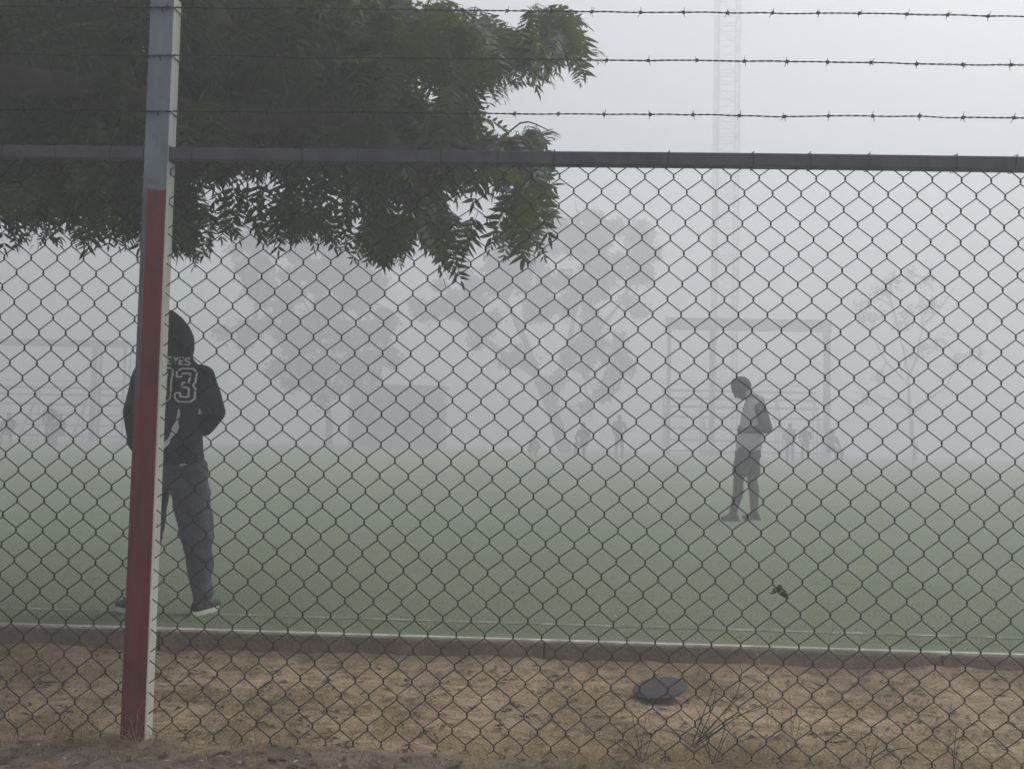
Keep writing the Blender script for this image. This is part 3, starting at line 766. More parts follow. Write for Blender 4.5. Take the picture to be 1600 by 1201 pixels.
# ---------------------------------------------------------------- people
def cap_prim(mb, p0, r0, p1, r1, n=14, flat=None):
    p0 = Vector(p0); p1 = Vector(p1); d = p1 - p0; L_ = max(d.length, 1e-4); t = d / L_
    u = t.orthogonal().normalized(); w = t.cross(u); rings = []
    for i in range(5): a = math.pi / 2 * (1 - i / 5); rings.append((-r0 * math.sin(a), r0 * math.cos(a)))
    rings[0] = (-r0, r0 * 0.02)
    for i in range(6): s = i / 5; rings.append((L_ * s, r0 + (r1 - r0) * s))
    for i in range(1, 6): a = math.pi / 2 * i / 5; rings.append((L_ + r1 * math.sin(a), max(r1 * math.cos(a), r1 * 0.02)))
    vs = []
    for (s, r) in rings:
        for j in range(n):
            a = 2 * math.pi * j / n; v = (u * math.cos(a) + w * math.sin(a)) * r
            if flat is not None: v = Vector((v.x * flat[0], v.y * flat[1], v.z * flat[2]))
            vs.append(p0 + t * s + v)
    k_ = len(rings)
    mb.add(vs, [(i * n + j, i * n + (j + 1) % n, (i + 1) * n + (j + 1) % n, (i + 1) * n + j) for i in range(k_ - 1) for j in range(n)] + [tuple(range(n - 1, -1, -1)), tuple((k_ - 1) * n + j for j in range(n))])
def ell_prim(mb, c, r, rot=None, n=16, m_=10):
    vs = []; c = Vector(c)
    for i in range(m_ + 1):
        th = math.pi * i / m_; s = max(math.sin(th), 0.02)
        for j in range(n):
            a = 2 * math.pi * j / n; v = Vector((r[0] * s * math.cos(a), r[1] * s * math.sin(a), r[2] * math.cos(th)))
            if rot is not None: v = rot @ v
            vs.append(c + v)
    mb.add(vs, [(i * n + j, (i + 1) * n + j, (i + 1) * n + (j + 1) % n, i * n + (j + 1) % n) for i in range(m_) for j in range(n)] + [tuple(range(n)), tuple(m_ * n + j for j in range(n - 1, -1, -1))])
def loft_prim(mb, secs, n=20):
    vs = []
    for (x, y, z, rx, ry) in secs:
        for j in range(n):
            a = 2 * math.pi * j / n; ca, sa = math.cos(a), math.sin(a)
            vs.append((x + rx * math.copysign(abs(ca) ** 0.85, ca), y + ry * math.copysign(abs(sa) ** 0.85, sa), z))
    k_ = len(secs); up = secs[-1][2] > secs[0][2]
    fs = [(i * n + j, i * n + (j + 1) % n, (i + 1) * n + (j + 1) % n, (i + 1) * n + j) for i in range(k_ - 1) for j in range(n)] + [tuple(range(n - 1, -1, -1)), tuple((k_ - 1) * n + j for j in range(n))]
    if not up: fs = [f[::-1] for f in fs]
    mb.add(vs, fs)
def remesh(mb, name, voxel, smooth=4, fold=0.0, fscale=9.0, fstretch=(1, 1, 1)):
    me = mb.mesh(name); o = bpy.data.objects.new('tmp', me); C.objects.link(o)
    r = o.modifiers.new('r', 'REMESH'); r.mode = 'VOXEL'; r.voxel_size = voxel; r.adaptivity = 0
    s = o.modifiers.new('s', 'SMOOTH'); s.iterations = smooth; s.factor = 0.5
    dg = bpy.context.evaluated_depsgraph_get(); dg.update()
    out = bpy.data.meshes.new_from_object(o.evaluated_get(dg)); out.name = name
    bpy.data.objects.remove(o); bpy.data.meshes.remove(me)
    if fold:
        N_ = [v.normal.copy() for v in out.vertices]
        for v, nn in zip(out.vertices, N_):
            q = Vector((v.co.x * fstretch[0], v.co.y * fstretch[1], v.co.z * fstretch[2])) * fscale
            a = 1 - abs(noise.noise(q)) * 2.4; bb = noise.noise(q * 2.3 + Vector((5, 5, 5)))
            v.co += nn * (a * 0.6 + bb * 0.4) * fold
    out.polygons.foreach_set('use_smooth', [True] * len(out.polygons)); out.update()
    return out
def place_mesh(name, me, m_, parent, **k):
    o = bpy.data.objects.new(name, me); C.objects.link(o); me.materials.clear(); me.materials.append(m_); o.parent = parent
    return tag(o, **k)
def hand(mb, wrist, d, palm_n, side, curl=0.5, s=1.0):
    """wrist point, direction towards the fingers, palm normal, side = direction of the thumb"""
    d = Vector(d).normalized(); nrm = Vector(palm_n).normalized(); sd_ = Vector(side); sd_ = (sd_ - d * sd_.dot(d)).normalized(); nrm = (nrm - d * nrm.dot(d) - sd_ * nrm.dot(sd_)).normalized()
    wrist = Vector(wrist)
    for q in (-0.028, -0.010, 0.010, 0.028):
        cap_prim(mb, wrist + sd_ * q * 0.6 * s, 0.015 * s, wrist + d * 0.085 * s + sd_ * q * s, 0.013 * s, 8)
    for q, ln in ((0.030, 0.066), (0.010, 0.076), (-0.010, 0.070), (-0.029, 0.054)):
        p_ = wrist + d * 0.088 * s + sd_ * q * s; dd = d.copy(); a = curl * (1.0 + abs(q) * 3)
        for seg in range(3):
            dd = (dd * math.cos(a * 0.6) + nrm * math.sin(a * 0.6)).normalized()
            e = p_ + dd * ln * (0.45, 0.32, 0.23)[seg] * s
            cap_prim(mb, p_, (0.0095 - 0.001 * seg) * s, e, (0.0088 - 0.001 * seg) * s, 7); p_ = e
    p_ = wrist + d * 0.03 * s + sd_ * 0.028 * s; dd = (d * 0.75 + sd_ * 0.65 + nrm * 0.3).normalized()
    for ln in (0.040, 0.030):
        e = p_ + dd * ln * s; cap_prim(mb, p_, 0.012 * s, e, 0.010 * s, 7); p_ = e; dd = (dd + d * 0.4 + nrm * 0.2).normalized()
def head(mb, c, face, s=1.0, up=Vector((0, 0, 1))):
    """head centre, facing direction"""
    f = Vector(face).normalized(); up = (up - f * up.dot(f)).normalized(); r_ = f.cross(up)
    Rm = Matrix((r_, f, up)).transposed(); c = Vector(c)
    def P(x, y, z): return c + Rm @ Vector((x * s, y * s, z * s))
    ell_prim(mb, P(0, -0.012, 0.025), (0.076 * s, 0.096 * s, 0.092 * s), Rm)
    ell_prim(mb, P(0, 0.022, -0.035), (0.060 * s, 0.068 * s, 0.080 * s), Rm)
    ell_prim(mb, P(0, 0.062, -0.092), (0.026 * s, 0.024 * s, 0.022 * s), Rm)       # chin
    cap_prim(mb, P(0, 0.085, 0.012), 0.009 * s, P(0, 0.104, -0.030), 0.015 * s, 8)  # nose
    ell_prim(mb, P(0, 0.080, 0.030), (0.050 * s, 0.018 * s, 0.010 * s), Rm)        # brow
    for sg in (-1, 1):
        ell_prim(mb, P(0.032 * sg, 0.076, 0.008), (0.014 * s, 0.012 * s, 0.009 * s), Rm)
        ell_prim(mb, P(0.079 * sg, -0.008, -0.005), (0.010 * s, 0.020 * s, 0.032 * s), Rm)
        ell_prim(mb, P(0.040 * sg, 0.056, -0.030), (0.022 * s, 0.022 * s, 0.022 * s), Rm)
    ell_prim(mb, P(0, 0.084, -0.056), (0.024 * s, 0.010 * s, 0.006 * s), Rm)
    ell_prim(mb, P(0, 0.082, -0.068), (0.021 * s, 0.010 * s, 0.007 * s), Rm)

# --- hooded person near the pitch edge, seen from behind (local: x right, y away from camera)
hp = base_at(247, 5.22, 0.0); hp = Vector((at(247, 962, 5.22).x, 5.22, 0.0))
root = empty('person', hp, YAW * 0.6, label='person seen from behind in black hooded jersey numbered 03, standing behind the red post', cat='person')
tx = 0.035
b = MB()
head(b, (0.018, 0.02, 1.545), (0.05, 1, -0.25), 0.92)
cap_prim(b, (tx, 0.0, 1.36), 0.062, (0.022, 0.01, 1.50), 0.055)
loft_prim(b, [(tx, 0, 0.80, 0.14, 0.10), (tx, 0, 0.92, 0.155, 0.11), (tx, 0, 1.08, 0.135, 0.095), (tx, 0, 1.25, 0.165, 0.11), (tx, 0, 1.36, 0.15, 0.09), (tx, 0, 1.42, 0.07, 0.06)])
for (sh, el, wr) in (((0.20, 0, 1.34), (0.29, -0.01, 1.12), (0.17, 0.14, 1.03)), ((-0.135, 0, 1.34), (-0.195, -0.01, 1.12), (-0.19, 0.05, 0.93))):
    cap_prim(b, sh, 0.052, el, 0.042); cap_prim(b, el, 0.042, wr, 0.027)
hand(b, (0.17, 0.14, 1.03), (-1, 0.25, -0.1), (0, -1, 0), (0, 0.2, 1), 0.5)
hand(b, (-0.19, 0.05, 0.93), (0.1, 0.15, -1), (1, 0, 0), (0, 1, 0), 0.35)
for (hpx, kn_, an, ft) in (((0.125, 0, 0.84), (0.20, 0.0, 0.45), (0.245, 0.0, 0.09), (0.255, 0.12, 0.03)), ((-0.05, 0, 0.84), (-0.09, 0.02, 0.45), (-0.125, -0.02, 0.09), (-0.16, 0.02, 0.03))):
    cap_prim(b, hpx, 0.085, kn_, 0.055); cap_prim(b, kn_, 0.055, an, 0.036); cap_prim(b, an, 0.036, ft, 0.03)
place_mesh('body', remesh(b, 'body', 0.0055, 2), M['skin'], root)
# hooded jersey
b = MB()
loft_prim(b, [(tx + .01, 0, 0.80, 0.165, 0.13), (tx + .01, 0, 0.86, 0.175, 0.14), (tx, 0, 1.02, 0.165, 0.13), (tx, -0.005, 1.20, 0.185, 0.135), (tx, -0.008, 1.31, 0.195, 0.130), (tx, 0, 1.385, 0.165, 0.105), (0.032, 0.005, 1.43, 0.11, 0.09), (0.028, 0.01, 1.46, 0.09, 0.085)])
for (sh, el, wr, rs) in (((0.195, 0, 1.335), (0.275, -0.01, 1.14), (0.185, 0.12, 1.05), 0.076), ((-0.125, 0, 1.335), (-0.175, -0.01, 1.13), (-0.175, 0.04, 0.95), 0.072)):
    cap_prim(b, sh, rs, el, 0.066); cap_prim(b, el, 0.066, wr, 0.050)
# hood: pointed shell over the head with folds at the nape
loft_prim(b, [(0.028, 0.01, 1.43, 0.095, 0.10), (0.026, 0.012, 1.50, 0.104, 0.135), (0.020, 0.015, 1.57, 0.102, 0.145), (0.010, 0.015, 1.63, 0.086, 0.13), (0.0, 0.01, 1.68, 0.056, 0.095), (-0.008, 0.0, 1.715, 0.022, 0.045)])
cap_prim(b, (-0.07, -0.045, 1.425), 0.035, (0.125, -0.045, 1.425), 0.035)
jm = remesh(b, 'hooded_jersey', 0.008, 5, fold=0.0055, fscale=7, fstretch=(1.0, 1.0, 0.6))
jersey = place_mesh('hooded_jersey', jm, M['hoodie'], root)
# trousers
b = MB()
loft_prim(b, [(tx, 0, 0.70, 0.19, 0.12), (tx, 0, 0.80, 0.185, 0.13), (tx, 0, 0.90, 0.17, 0.12)])
for (a_, c_, k2, r1, r2, r3) in (((0.130, 0, 0.80), (0.205, 0.0, 0.44), (0.245, 0.0, 0.12), 0.110, 0.082, 0.052), ((-0.055, 0, 0.80), (-0.080, 0.02, 0.44), (-0.118, -0.02, 0.12), 0.10, 0.074, 0.050)):
    cap_prim(b, a_, r1, c_, r2); cap_prim(b, c_, r2, k2, r3)
    k2 = Vector(k2)
    for q in range(3): ell_prim(b, k2 + Vector((0, 0, 0.01 + q * 0.032)), (r3 * 1.06, r3 * 1.06, 0.018))
place_mesh('trousers', remesh(b, 'trousers', 0.008, 3, fold=0.020, fscale=8, fstretch=(1, 1, 0.9)), M['trouser'], root)
def shoe(parent, an, tiptoe, name='shoe', sc=1.0, m_=None):
    an = Vector(an); t = Vector(tiptoe).normalized(); s = Vector((-t.y, t.x, 0)); b = MB()
    heel = Vector((an.x, an.y, 0)) - t * 0.045
    cap_prim(b, heel + Vector((0, 0, 0.05)), 0.036 * sc, heel + t * 0.10 + Vector((0, 0, 0.05)), 0.040 * sc)
    cap_prim(b, heel + t * 0.10 + Vector((0, 0, 0.045)), 0.040 * sc, heel + t * (0.19 * sc + 0.012) + Vector((0, 0, 0.035)), 0.028 * sc)
    cap_prim(b, heel + t * 0.03 + Vector((0, 0, 0.06)), 0.04, heel + t * 0.03 + Vector((0, 0, 0.10)), 0.042)
    o = place_mesh(name, remesh(b, name, 0.007, 3), m_ or M['shoe'], parent)
    b = MB(); n = 24; prof = []
    for i in range(n):
        a = 2 * math.pi * i / n; u = math.cos(a); w = math.sin(a)
        prof.append(heel + t * (0.08 * sc + 0.13 * sc * u) + s * (w * (0.043 + 0.006 * u)))
    vs = [(q.x, q.y, 0.002) for q in prof] + [(q.x, q.y, 0.026) for q in prof]
    b.add(vs, [(i, (i + 1) % n, n + (i + 1) % n, n + i) for i in range(n)] + [tuple(range(n - 1, -1, -1)), tuple(range(n, 2 * n))])
    me = b.mesh('sole'); place_mesh('sole', me, M['sole'], o)
    return o
shoe(root, (0.245, 0.0, 0.1), (0.22, 1, 0))
shoe(root, (-0.135, -0.02, 0.1), (-0.85, 0.52, 0), sc=0.85)
# lettering and number, stitched on the jersey: thin ribbons wrapped on the cloth
bvh = BVHTree.FromPolygons([v.co[:] for v in jm.vertices], [tuple(p_.vertices) for p_ in jm.polygons])
def wrap(x, z, off=0.0035):
    h = bvh.ray_cast(Vector((x, -1, z)), Vector((0, 1, 0)))
    return Vector((x, (h[0].y if h[0] else -0.13) - off, z))
def ribbon(mb, pts, w, closed=False, off=0.0035):
    P = []; pts = [Vector((a, c_)) for a, c_ in pts]
    if closed: pts = pts + [pts[0]]
    for i in range(len(pts) - 1):
        n = max(1, int((pts[i + 1] - pts[i]).length / 0.006))
        for j in range(n): P.append(pts[i].lerp(pts[i + 1], j / n))
    P.append(pts[-1]); vs = []
    for i, p_ in enumerate(P):
        t = (P[min(i + 1, len(P) - 1)] - P[max(i - 1, 0)]); t.normalize(); nn = Vector((-t.y, t.x)) * w / 2
        for q in (p_ + nn, p_ - nn):
            a = wrap(q.x, q.y, off); vs += [a, a + Vector((0, 0.003, 0))]
    fs = []
    for i in range(len(P) - 1):
        a = i * 4; fs += [(a, a + 2, a + 6, a + 4), (a + 1, a + 5, a + 7, a + 3), (a, a + 4, a + 5, a + 1), (a + 2, a + 3, a + 7, a + 6)]
    mb.add(vs, fs)
def rrect(cx, cz, hw, hh, r, n=4):
    out = []
    for (sx_, sz, a0) in ((1, 1, 0), (-1, 1, 90), (-1, -1, 180), (1, -1, 270)):
        for i in range(n + 1):
            a = R(a0 + 90 * i / n); out.append((cx + sx_ * (hw - r) + r * math.cos(a), cz + sz * (hh - r) + r * math.sin(a)))
    return out
nb = MB(); zc = 1.285; hh = 0.094; hw = 0.048; st_ = 0.028; LW = 0.0085
c0, c3 = 0.028, 0.146
ribbon(nb, rrect(c0, zc, hw, hh, 0.026), LW, True); ribbon(nb, rrect(c0, zc, hw - st_, hh - st_, 0.010), LW, True)
three = []
x0, x1 = c3 - hw, c3 + hw
three = [(x0, zc + 0.045), (x0, zc + hh - 0.02), (x0 + 0.02, zc + hh), (x1 - 0.02, zc + hh), (x1, zc + hh - 0.02), (x1, zc + 0.018), (x1 - 0.010, zc), (x1, zc - 0.018), (x1, zc - hh + 0.02), (x1 - 0.02, zc - hh), (x0 + 0.02, zc - hh),
         (x0, zc - hh + 0.02), (x0, zc - 0.045), (x0 + st_, zc - 0.045), (x0 + st_, zc - hh + st_), (x1 - st_, zc - hh + st_), (x1 - st_, zc - 0.020), (x1 - st_ - 0.008, zc - 0.013), (x0 + 0.035, zc - 0.013), (x0 + 0.035, zc + 0.013), (x1 - st_ - 0.008, zc + 0.013), (x1 - st_, zc + 0.020),
         (x1 - st_, zc + hh - st_), (x0 + st_, zc + hh - st_), (x0 + st_, zc + 0.045)]
ribbon(nb, three, LW, True)
place_mesh('number', nb.mesh('number'), M['white_cloth'], jersey)
tb = MB(); LH = 0.038; LWD = 0.021; zt0 = 1.405
GL = {'R': [[(0, 0), (0, 1), (0.8, 1), (1, 0.8), (1, 0.6), (0.8, 0.48), (0, 0.48)], [(0.45, 0.48), (1, 0)]],
      'E': [[(1, 1), (0, 1), (0, 0), (1, 0)], [(0, 0.5), (0.85, 0.5)]],
      'Y': [[(0, 1), (0.5, 0.5), (1, 1)], [(0.5, 0.5), (0.5, 0)]],
      'S': [[(1, 0.82), (0.8, 1), (0.15, 1), (0, 0.82), (0.05, 0.58), (0.95, 0.44), (1, 0.18), (0.85, 0), (0.15, 0), (0, 0.18)]]}
for i, ch in enumerate('REYES'):
    for s_ in GL[ch]: ribbon(tb, [(0.004 + i * 0.031 + a * LWD, zt0 + c_ * LH - abs(i - 2) * 0.002) for a, c_ in s_], 0.0082)
place_mesh('lettering', tb.mesh('lettering'), M['white_cloth'], jersey)
# pale strip hanging across the lower back, and small tags
b = MB()
def strip(mb, pts, w, off=0.004):
    vs = []
    for i, (x, z) in enumerate(pts):
        ww = w[i] / 2
        for sx_ in (-1, 1):
            a = wrap(x + sx_ * ww, z, off); vs += [a, a + Vector((0, 0.004, 0))]
    n = len(pts)
    mb.add(vs, [f for i in range(n - 1) for f in ((i * 4, i * 4 + 2, i * 4 + 6, i * 4 + 4), (i * 4 + 1, i * 4 + 5, i * 4 + 7, i * 4 + 3), (i * 4, i * 4 + 4, i * 4 + 5, i * 4 + 1), (i * 4 + 2, i * 4 + 3, i * 4 + 7, i * 4 + 6))] + [(0, 1, 3, 2), (n * 4 - 4, n * 4 - 2, n * 4 - 1, n * 4 - 3)])
strip(b, [(0.118, 1.15), (0.12, 1.12), (0.112, 1.08), (0.105, 1.05), (0.098, 1.02), (0.075, 0.985), (0.060, 0.96), (0.035, 0.935), (0.015, 0.91)], [0.006, 0.014, 0.010, 0.034, 0.030, 0.012, 0.036, 0.040, 0.014])
place_mesh('draw_cord', b.mesh('draw_cord'), M['white_cloth'], jersey, label='pale cord hanging across the lower back')
b = MB(); strip(b, [(0.212, 1.155), (0.214, 1.14), (0.212, 1.125)], [0.006, 0.016, 0.014]); place_mesh('tag', b.mesh('tag'), M['white_cloth'], jersey, label='small white tag on sleeve')
b = MB(); strip(b, [(0.150, 0.845), (0.158, 0.83), (0.16, 0.81)], [0.02, 0.038, 0.02])
place_mesh('tag', b.mesh('tag'), M['white_cloth'], jersey, label='white tag on hem')

# --- bent person looking down, out on the pitch, facing left
bp_ = Vector((at(1169, 810, 11.9).x, 11.9, 0.0))
root = empty('person', bp_, YAW, label='person alone on the pitch in profile, head bent, in grey hoodie and dark shorts', cat='person')
b = MB(); S = 0.99
hup = Vector((-0.62, 0, 0.78))
head(b, (-0.12, 0, 1.665), (-0.68, 0.05, -0.73), 1.1, Vector((-0.73, 0, 0.68)))
cap_prim(b, (0.03, 0, 1.52), 0.062, (-0.045, 0, 1.63), 0.058)
loft_prim(b, [(-0.01, 0, 0.84, 0.12, 0.15), (0.02, 0, 0.98, 0.12, 0.155), (0.05, 0, 1.15, 0.115, 0.145), (0.065, 0, 1.32, 0.13, 0.17), (0.06, 0, 1.44, 0.11, 0.16), (0.04, 0, 1.52, 0.07, 0.08)])
for sy in (-1, 1):
    wr = (-0.085, sy * 0.10, 1.13)
    cap_prim(b, (0.09, sy * 0.19, 1.42), 0.05, (0.16, sy * 0.23, 1.17), 0.042); cap_prim(b, (0.16, sy * 0.23, 1.17), 0.042, wr, 0.028)
    hand(b, wr, (-0.55, -sy * 0.85, -0.05), (1, -sy * 0.2, 0), (-0.2, 0, 1), 0.6)
for (hx, kx_, ax, tx_, sy) in ((-0.07, -0.15, -0.215, -0.34, -1), (0.05, 0.07, 0.095, -0.03, 1)):
    cap_prim(b, (hx, sy * 0.085, 0.88), 0.088, (kx_, sy * 0.09, 0.50), 0.066); cap_prim(b, (kx_, sy * 0.09, 0.50), 0.064, (kx_ + 0.3 * (ax - kx_) + .02, sy * 0.09, 0.36), 0.068)
    cap_prim(b, (kx_ + 0.3 * (ax - kx_) + .02, sy * 0.09, 0.36), 0.067, (ax, sy * 0.09, 0.09), 0.044); cap_prim(b, (ax, sy * 0.09, 0.08), 0.036, (tx_ + 0.02, sy * 0.09, 0.035), 0.03)
place_mesh('body', remesh(b, 'body', 0.008, 2), M['dark_skin'], root)
b = MB(); ell_prim(b, (-0.09, 0, 1.712), (0.122, 0.096, 0.104), Matrix.Rotation(R(40), 3, 'Y')); ell_prim(b, (-0.14, 0, 1.722), (0.095, 0.085, 0.072), Matrix.Rotation(R(20), 3, 'Y'))
place_mesh('hair', remesh(b, 'hair', 0.012, 2, fold=0.006, fscale=30), M['hair'], root)
b = MB()
loft_prim(b, [(-0.02, 0, 0.86, 0.145, 0.18), (0.0, 0, 0.94, 0.155, 0.19), (0.03, 0, 1.10, 0.15, 0.18), (0.06, 0, 1.28, 0.155, 0.19), (0.07, 0, 1.42, 0.14, 0.185), (0.05, 0, 1.52, 0.09, 0.11)])
ell_prim(b, (0.118, 0, 1.52), (0.085, 0.12, 0.075), Matrix.Rotation(R(35), 3, 'Y')); cap_prim(b, (0.03, 0, 1.56), 0.075, (-0.02, 0, 1.60), 0.07); ell_prim(b, (0.055, 0, 1.575), (0.075, 0.10, 0.045))
top = place_mesh('hoodie', remesh(b, 'hoodie', 0.013, 4, fold=0.008, fscale=6), M['grey_top'], root)
b = MB()
for sy in (-1, 1):
    cap_prim(b, (0.09, sy * 0.185, 1.42), 0.074, (0.17, sy * 0.225, 1.17), 0.066); cap_prim(b, (0.17, sy * 0.225, 1.17), 0.066, (-0.055, sy * 0.115, 1.13), 0.050)
place_mesh('sleeves', remesh(b, 'sleeves', 0.013, 3, fold=0.006, fscale=8), M['sleeve'], top)
b = MB()
loft_prim(b, [(-0.01, 0, 0.80, 0.155, 0.185), (-0.01, 0, 0.92, 0.15, 0.18)])
for (hx, kx_, sy) in ((-0.07, -0.13, -1), (0.05, 0.07, 1)): cap_prim(b, (hx, sy * 0.085, 0.82), 0.115, (kx_, sy * 0.095, 0.62), 0.10)
place_mesh('shorts', remesh(b, 'shorts', 0.013, 3, fold=0.008, fscale=7), M['shorts'], root)
for q in ((-0.215, -0.09, 0.1), (0.095, 0.09, 0.1)):
    sh_ = shoe(root, q, (-1, 0.08, 0), sc=0.85); sh_.children[0].data.materials.clear(); sh_.children[0].data.materials.append(M['dryleaf'])

# --- figures far off in the fog
def far_person(px, Y, pose, top_m, leg_m, label, facing=0.0, h=1.68):
    q = base_at(px, Y); s = h / 1.70
    root = empty('person', q, facing, label=label, cat='person', group='people beyond the pitch')
    root.scale = (s, s, s)
    B, Tm, Lm, Hm = MB(), MB(), MB(), MB()
    if pose == 'stand':
        hip, neck, hd = Vector((0, 0, 0.90)), Vector((0.0, 0.02, 1.42)), Vector((0, -0.02, 1.58))
        legs = [((-0.09, 0, 0.88), (-0.11, -0.02, 0.48), (-0.12, 0.01, 0.08)), ((0.09, 0, 0.88), (0.12, -0.03, 0.48), (0.14, 0, 0.08))]
        arms = [((-0.19, 0, 1.38), (-0.26, 0.02, 1.12), (-0.20, -0.10, 0.92)), ((0.19, 0, 1.38), (0.28, 0.03, 1.14), (0.16, -0.12, 1.02))]
    elif pose == 'sit':
        hip, neck, hd = Vector((0, 0.05, 0.48)), Vector((0, 0, 0.98)), Vector((0, -0.05, 1.14))
        legs = [((-0.10, 0.02, 0.48), (-0.14, -0.40, 0.50), (-0.14, -0.42, 0.08)), ((0.10, 0.02, 0.48), (0.16, -0.38, 0.48), (0.18, -0.36, 0.08))]
        arms = [((-0.18, 0, 0.94), (-0.25, -0.08, 0.70), (-0.12, -0.30, 0.60)), ((0.18, 0, 0.94), (0.26, -0.08, 0.70), (0.12, -0.30, 0.60))]
    else:   # crouch
        hip, neck, hd = Vector((0, 0.12, 0.32)), Vector((0, -0.10, 0.74)), Vector((0, -0.18, 0.88))
        legs = [((-0.10, 0.10, 0.30), (-0.17, -0.24, 0.46), (-0.14, -0.05, 0.07)), ((0.10, 0.10, 0.30), (0.19, -0.24, 0.46), (0.15, -0.05, 0.07))]
        arms = [((-0.18, -0.08, 0.70), (-0.23, -0.28, 0.50), (-0.10, -0.40, 0.38)), ((0.18, -0.08, 0.70), (0.23, -0.28, 0.50), (0.10, -0.40, 0.38))]
    head(B, hd, (0, -1, -0.15)); cap_prim(B, neck, 0.055, hd, 0.05, 10)
    for k_ in range(6):
        t = k_ / 5; c = hip.lerp(neck, t); w = (0.15, 0.135, 0.13, 0.15, 0.165, 0.10)[k_]
        ell_prim(B, c, (w, w * 0.62, 0.10), n=12, m_=7)
        if k_ > 0: ell_prim(Tm, c, (w + 0.025, w * 0.62 + 0.025, 0.10), n=12, m_=7)
        else: ell_prim(Lm, c, (w + 0.03, w * 0.62 + 0.04, 0.11), n=12, m_=7)
    for (a, c, e) in arms:
        cap_prim(B, a, 0.045, c, 0.038, 8); cap_prim(B, c, 0.038, e, 0.028, 8); cap_prim(Tm, a, 0.066, c, 0.055, 8); cap_prim(Tm, c, 0.055, e, 0.042, 8)
        hand(B, e, (Vector(e) - Vector(c)), (0, -1, 0.1), (0.2, -0.3, 1), 0.4)
    for (a, c, e) in legs:
        cap_prim(B, a, 0.075, c, 0.05, 8); cap_prim(B, c, 0.05, e, 0.035, 8); cap_prim(Lm, a, 0.095, c, 0.068, 8); cap_prim(Lm, c, 0.068, Vector(e) + Vector((0, 0, 0.03)), 0.052, 8)
        cap_prim(B, Vector(e) + Vector((0, 0.02, -0.04)), 0.038, Vector(e) + Vector((0, -0.14, -0.045)), 0.032, 8)
    ell_prim(Hm, hd + Vector((0, 0.02, 0.045)), (0.086, 0.10, 0.085), n=12, m_=8)
    place_mesh('body', remesh(B, 'body', 0.014, 2), M['skin'], root)
    place_mesh('shirt', remesh(Tm, 'shirt', 0.02, 2), top_m, root)
    place_mesh('trousers', remesh(Lm, 'trousers', 0.02, 2), leg_m, root)
    place_mesh('hair', remesh(Hm, 'hair', 0.02, 1), M['hair'], root)
far_person(967, 40.5, 'stand', M['blue_top'], M['far_legs'], 'faint standing figure in fog left of the red bleachers', 0.3, 1.89)
far_person(911, 40.0, 'sit', M['black_top'], M['red_top'], 'faint seated figure beside the slanting tree trunk', -0.4, 2.04)
far_person(831, 39.8, 'crouch', M['green_top'], M['far_legs'], 'faint crouching figure left of the slanting tree trunk', 0.6, 1.59)
far_person(1234, 40.3, 'stand', M['blue_top'], M['far_legs'], 'faint blue-shirted figure before the red bleachers, left of two', 0.2, 1.67)
far_person(1258, 40.6, 'stand', M['green_top'], M['far_legs'], 'faint green-shirted figure before the red bleachers, middle one', -0.2, 1.59)
far_person(1299, 40.4, 'sit', M['red_top'], M['far_legs'], 'faint seated red-shirted figure at the right post of the red bleachers', 0.4, 1.98)
far_person(76, 40.0, 'stand', M['black_top'], M['far_legs'], 'faint standing figure before the grey bleachers', 0.1, 1.87)
far_person(93, 39.5, 'sit', M['black_top'], M['far_legs'], 'faint seated figure before the grey bleachers, beside a standing one', -0.3, 1.87)
far_person(12, 39.0, 'sit', M['black_top'], M['far_legs'], 'faint seated figure at the far left before the grey bleachers', 0.3, 1.87)

# ---------------------------------------------------------------- disc lying on the dirt
dz = gz(0.75, 4.5)
dc = at(1031, 1068, 4.42); b = MB(); n = 48; rd = 0.127
vs = []
prof = [(0.0, 0.008), (0.55, 0.0085), (0.86, 0.0082), (0.94, 0.0075), (0.985, 0.006), (1.0, 0.003), (0.985, -0.003), (0.93, -0.006), (0.0, -0.006)]
for (f, h) in prof[1:-1]:
    for j in range(n):
        a = 2 * math.pi * j / n; vs.append((rd * f * math.cos(a), rd * f * math.sin(a), h))
k_ = len(prof) - 2
fs = [(i * n + j, (i + 1) * n + j, (i + 1) * n + (j + 1) % n, i * n + (j + 1) % n) for i in range(k_ - 1) for j in range(n)] + [tuple(range(n)), tuple((k_ - 1) * n + j for j in range(n - 1, -1, -1))]
b.add(vs, fs); me = b.mesh('round_disc', True); o = link('round_disc', me, M['disc'])
o.location = (dc.x, 4.42, gz(dc.x, 4.42) + 0.045); o.rotation_euler = (R(6), R(-10), 0.05)
tag(o, label='dark grey round disc lying tilted on the dry ground behind the fence', cat='disc')
# stone it leans on
b = MB(); ell_prim(b, (dc.x + 0.04, 4.42 + 0.095, gz(dc.x, 4.5) + 0.014), (0.05, 0.035, 0.028)); 
b.build('stone', M['concrete'], smooth=True, label='small stone under the back edge of the round disc', cat='stone')

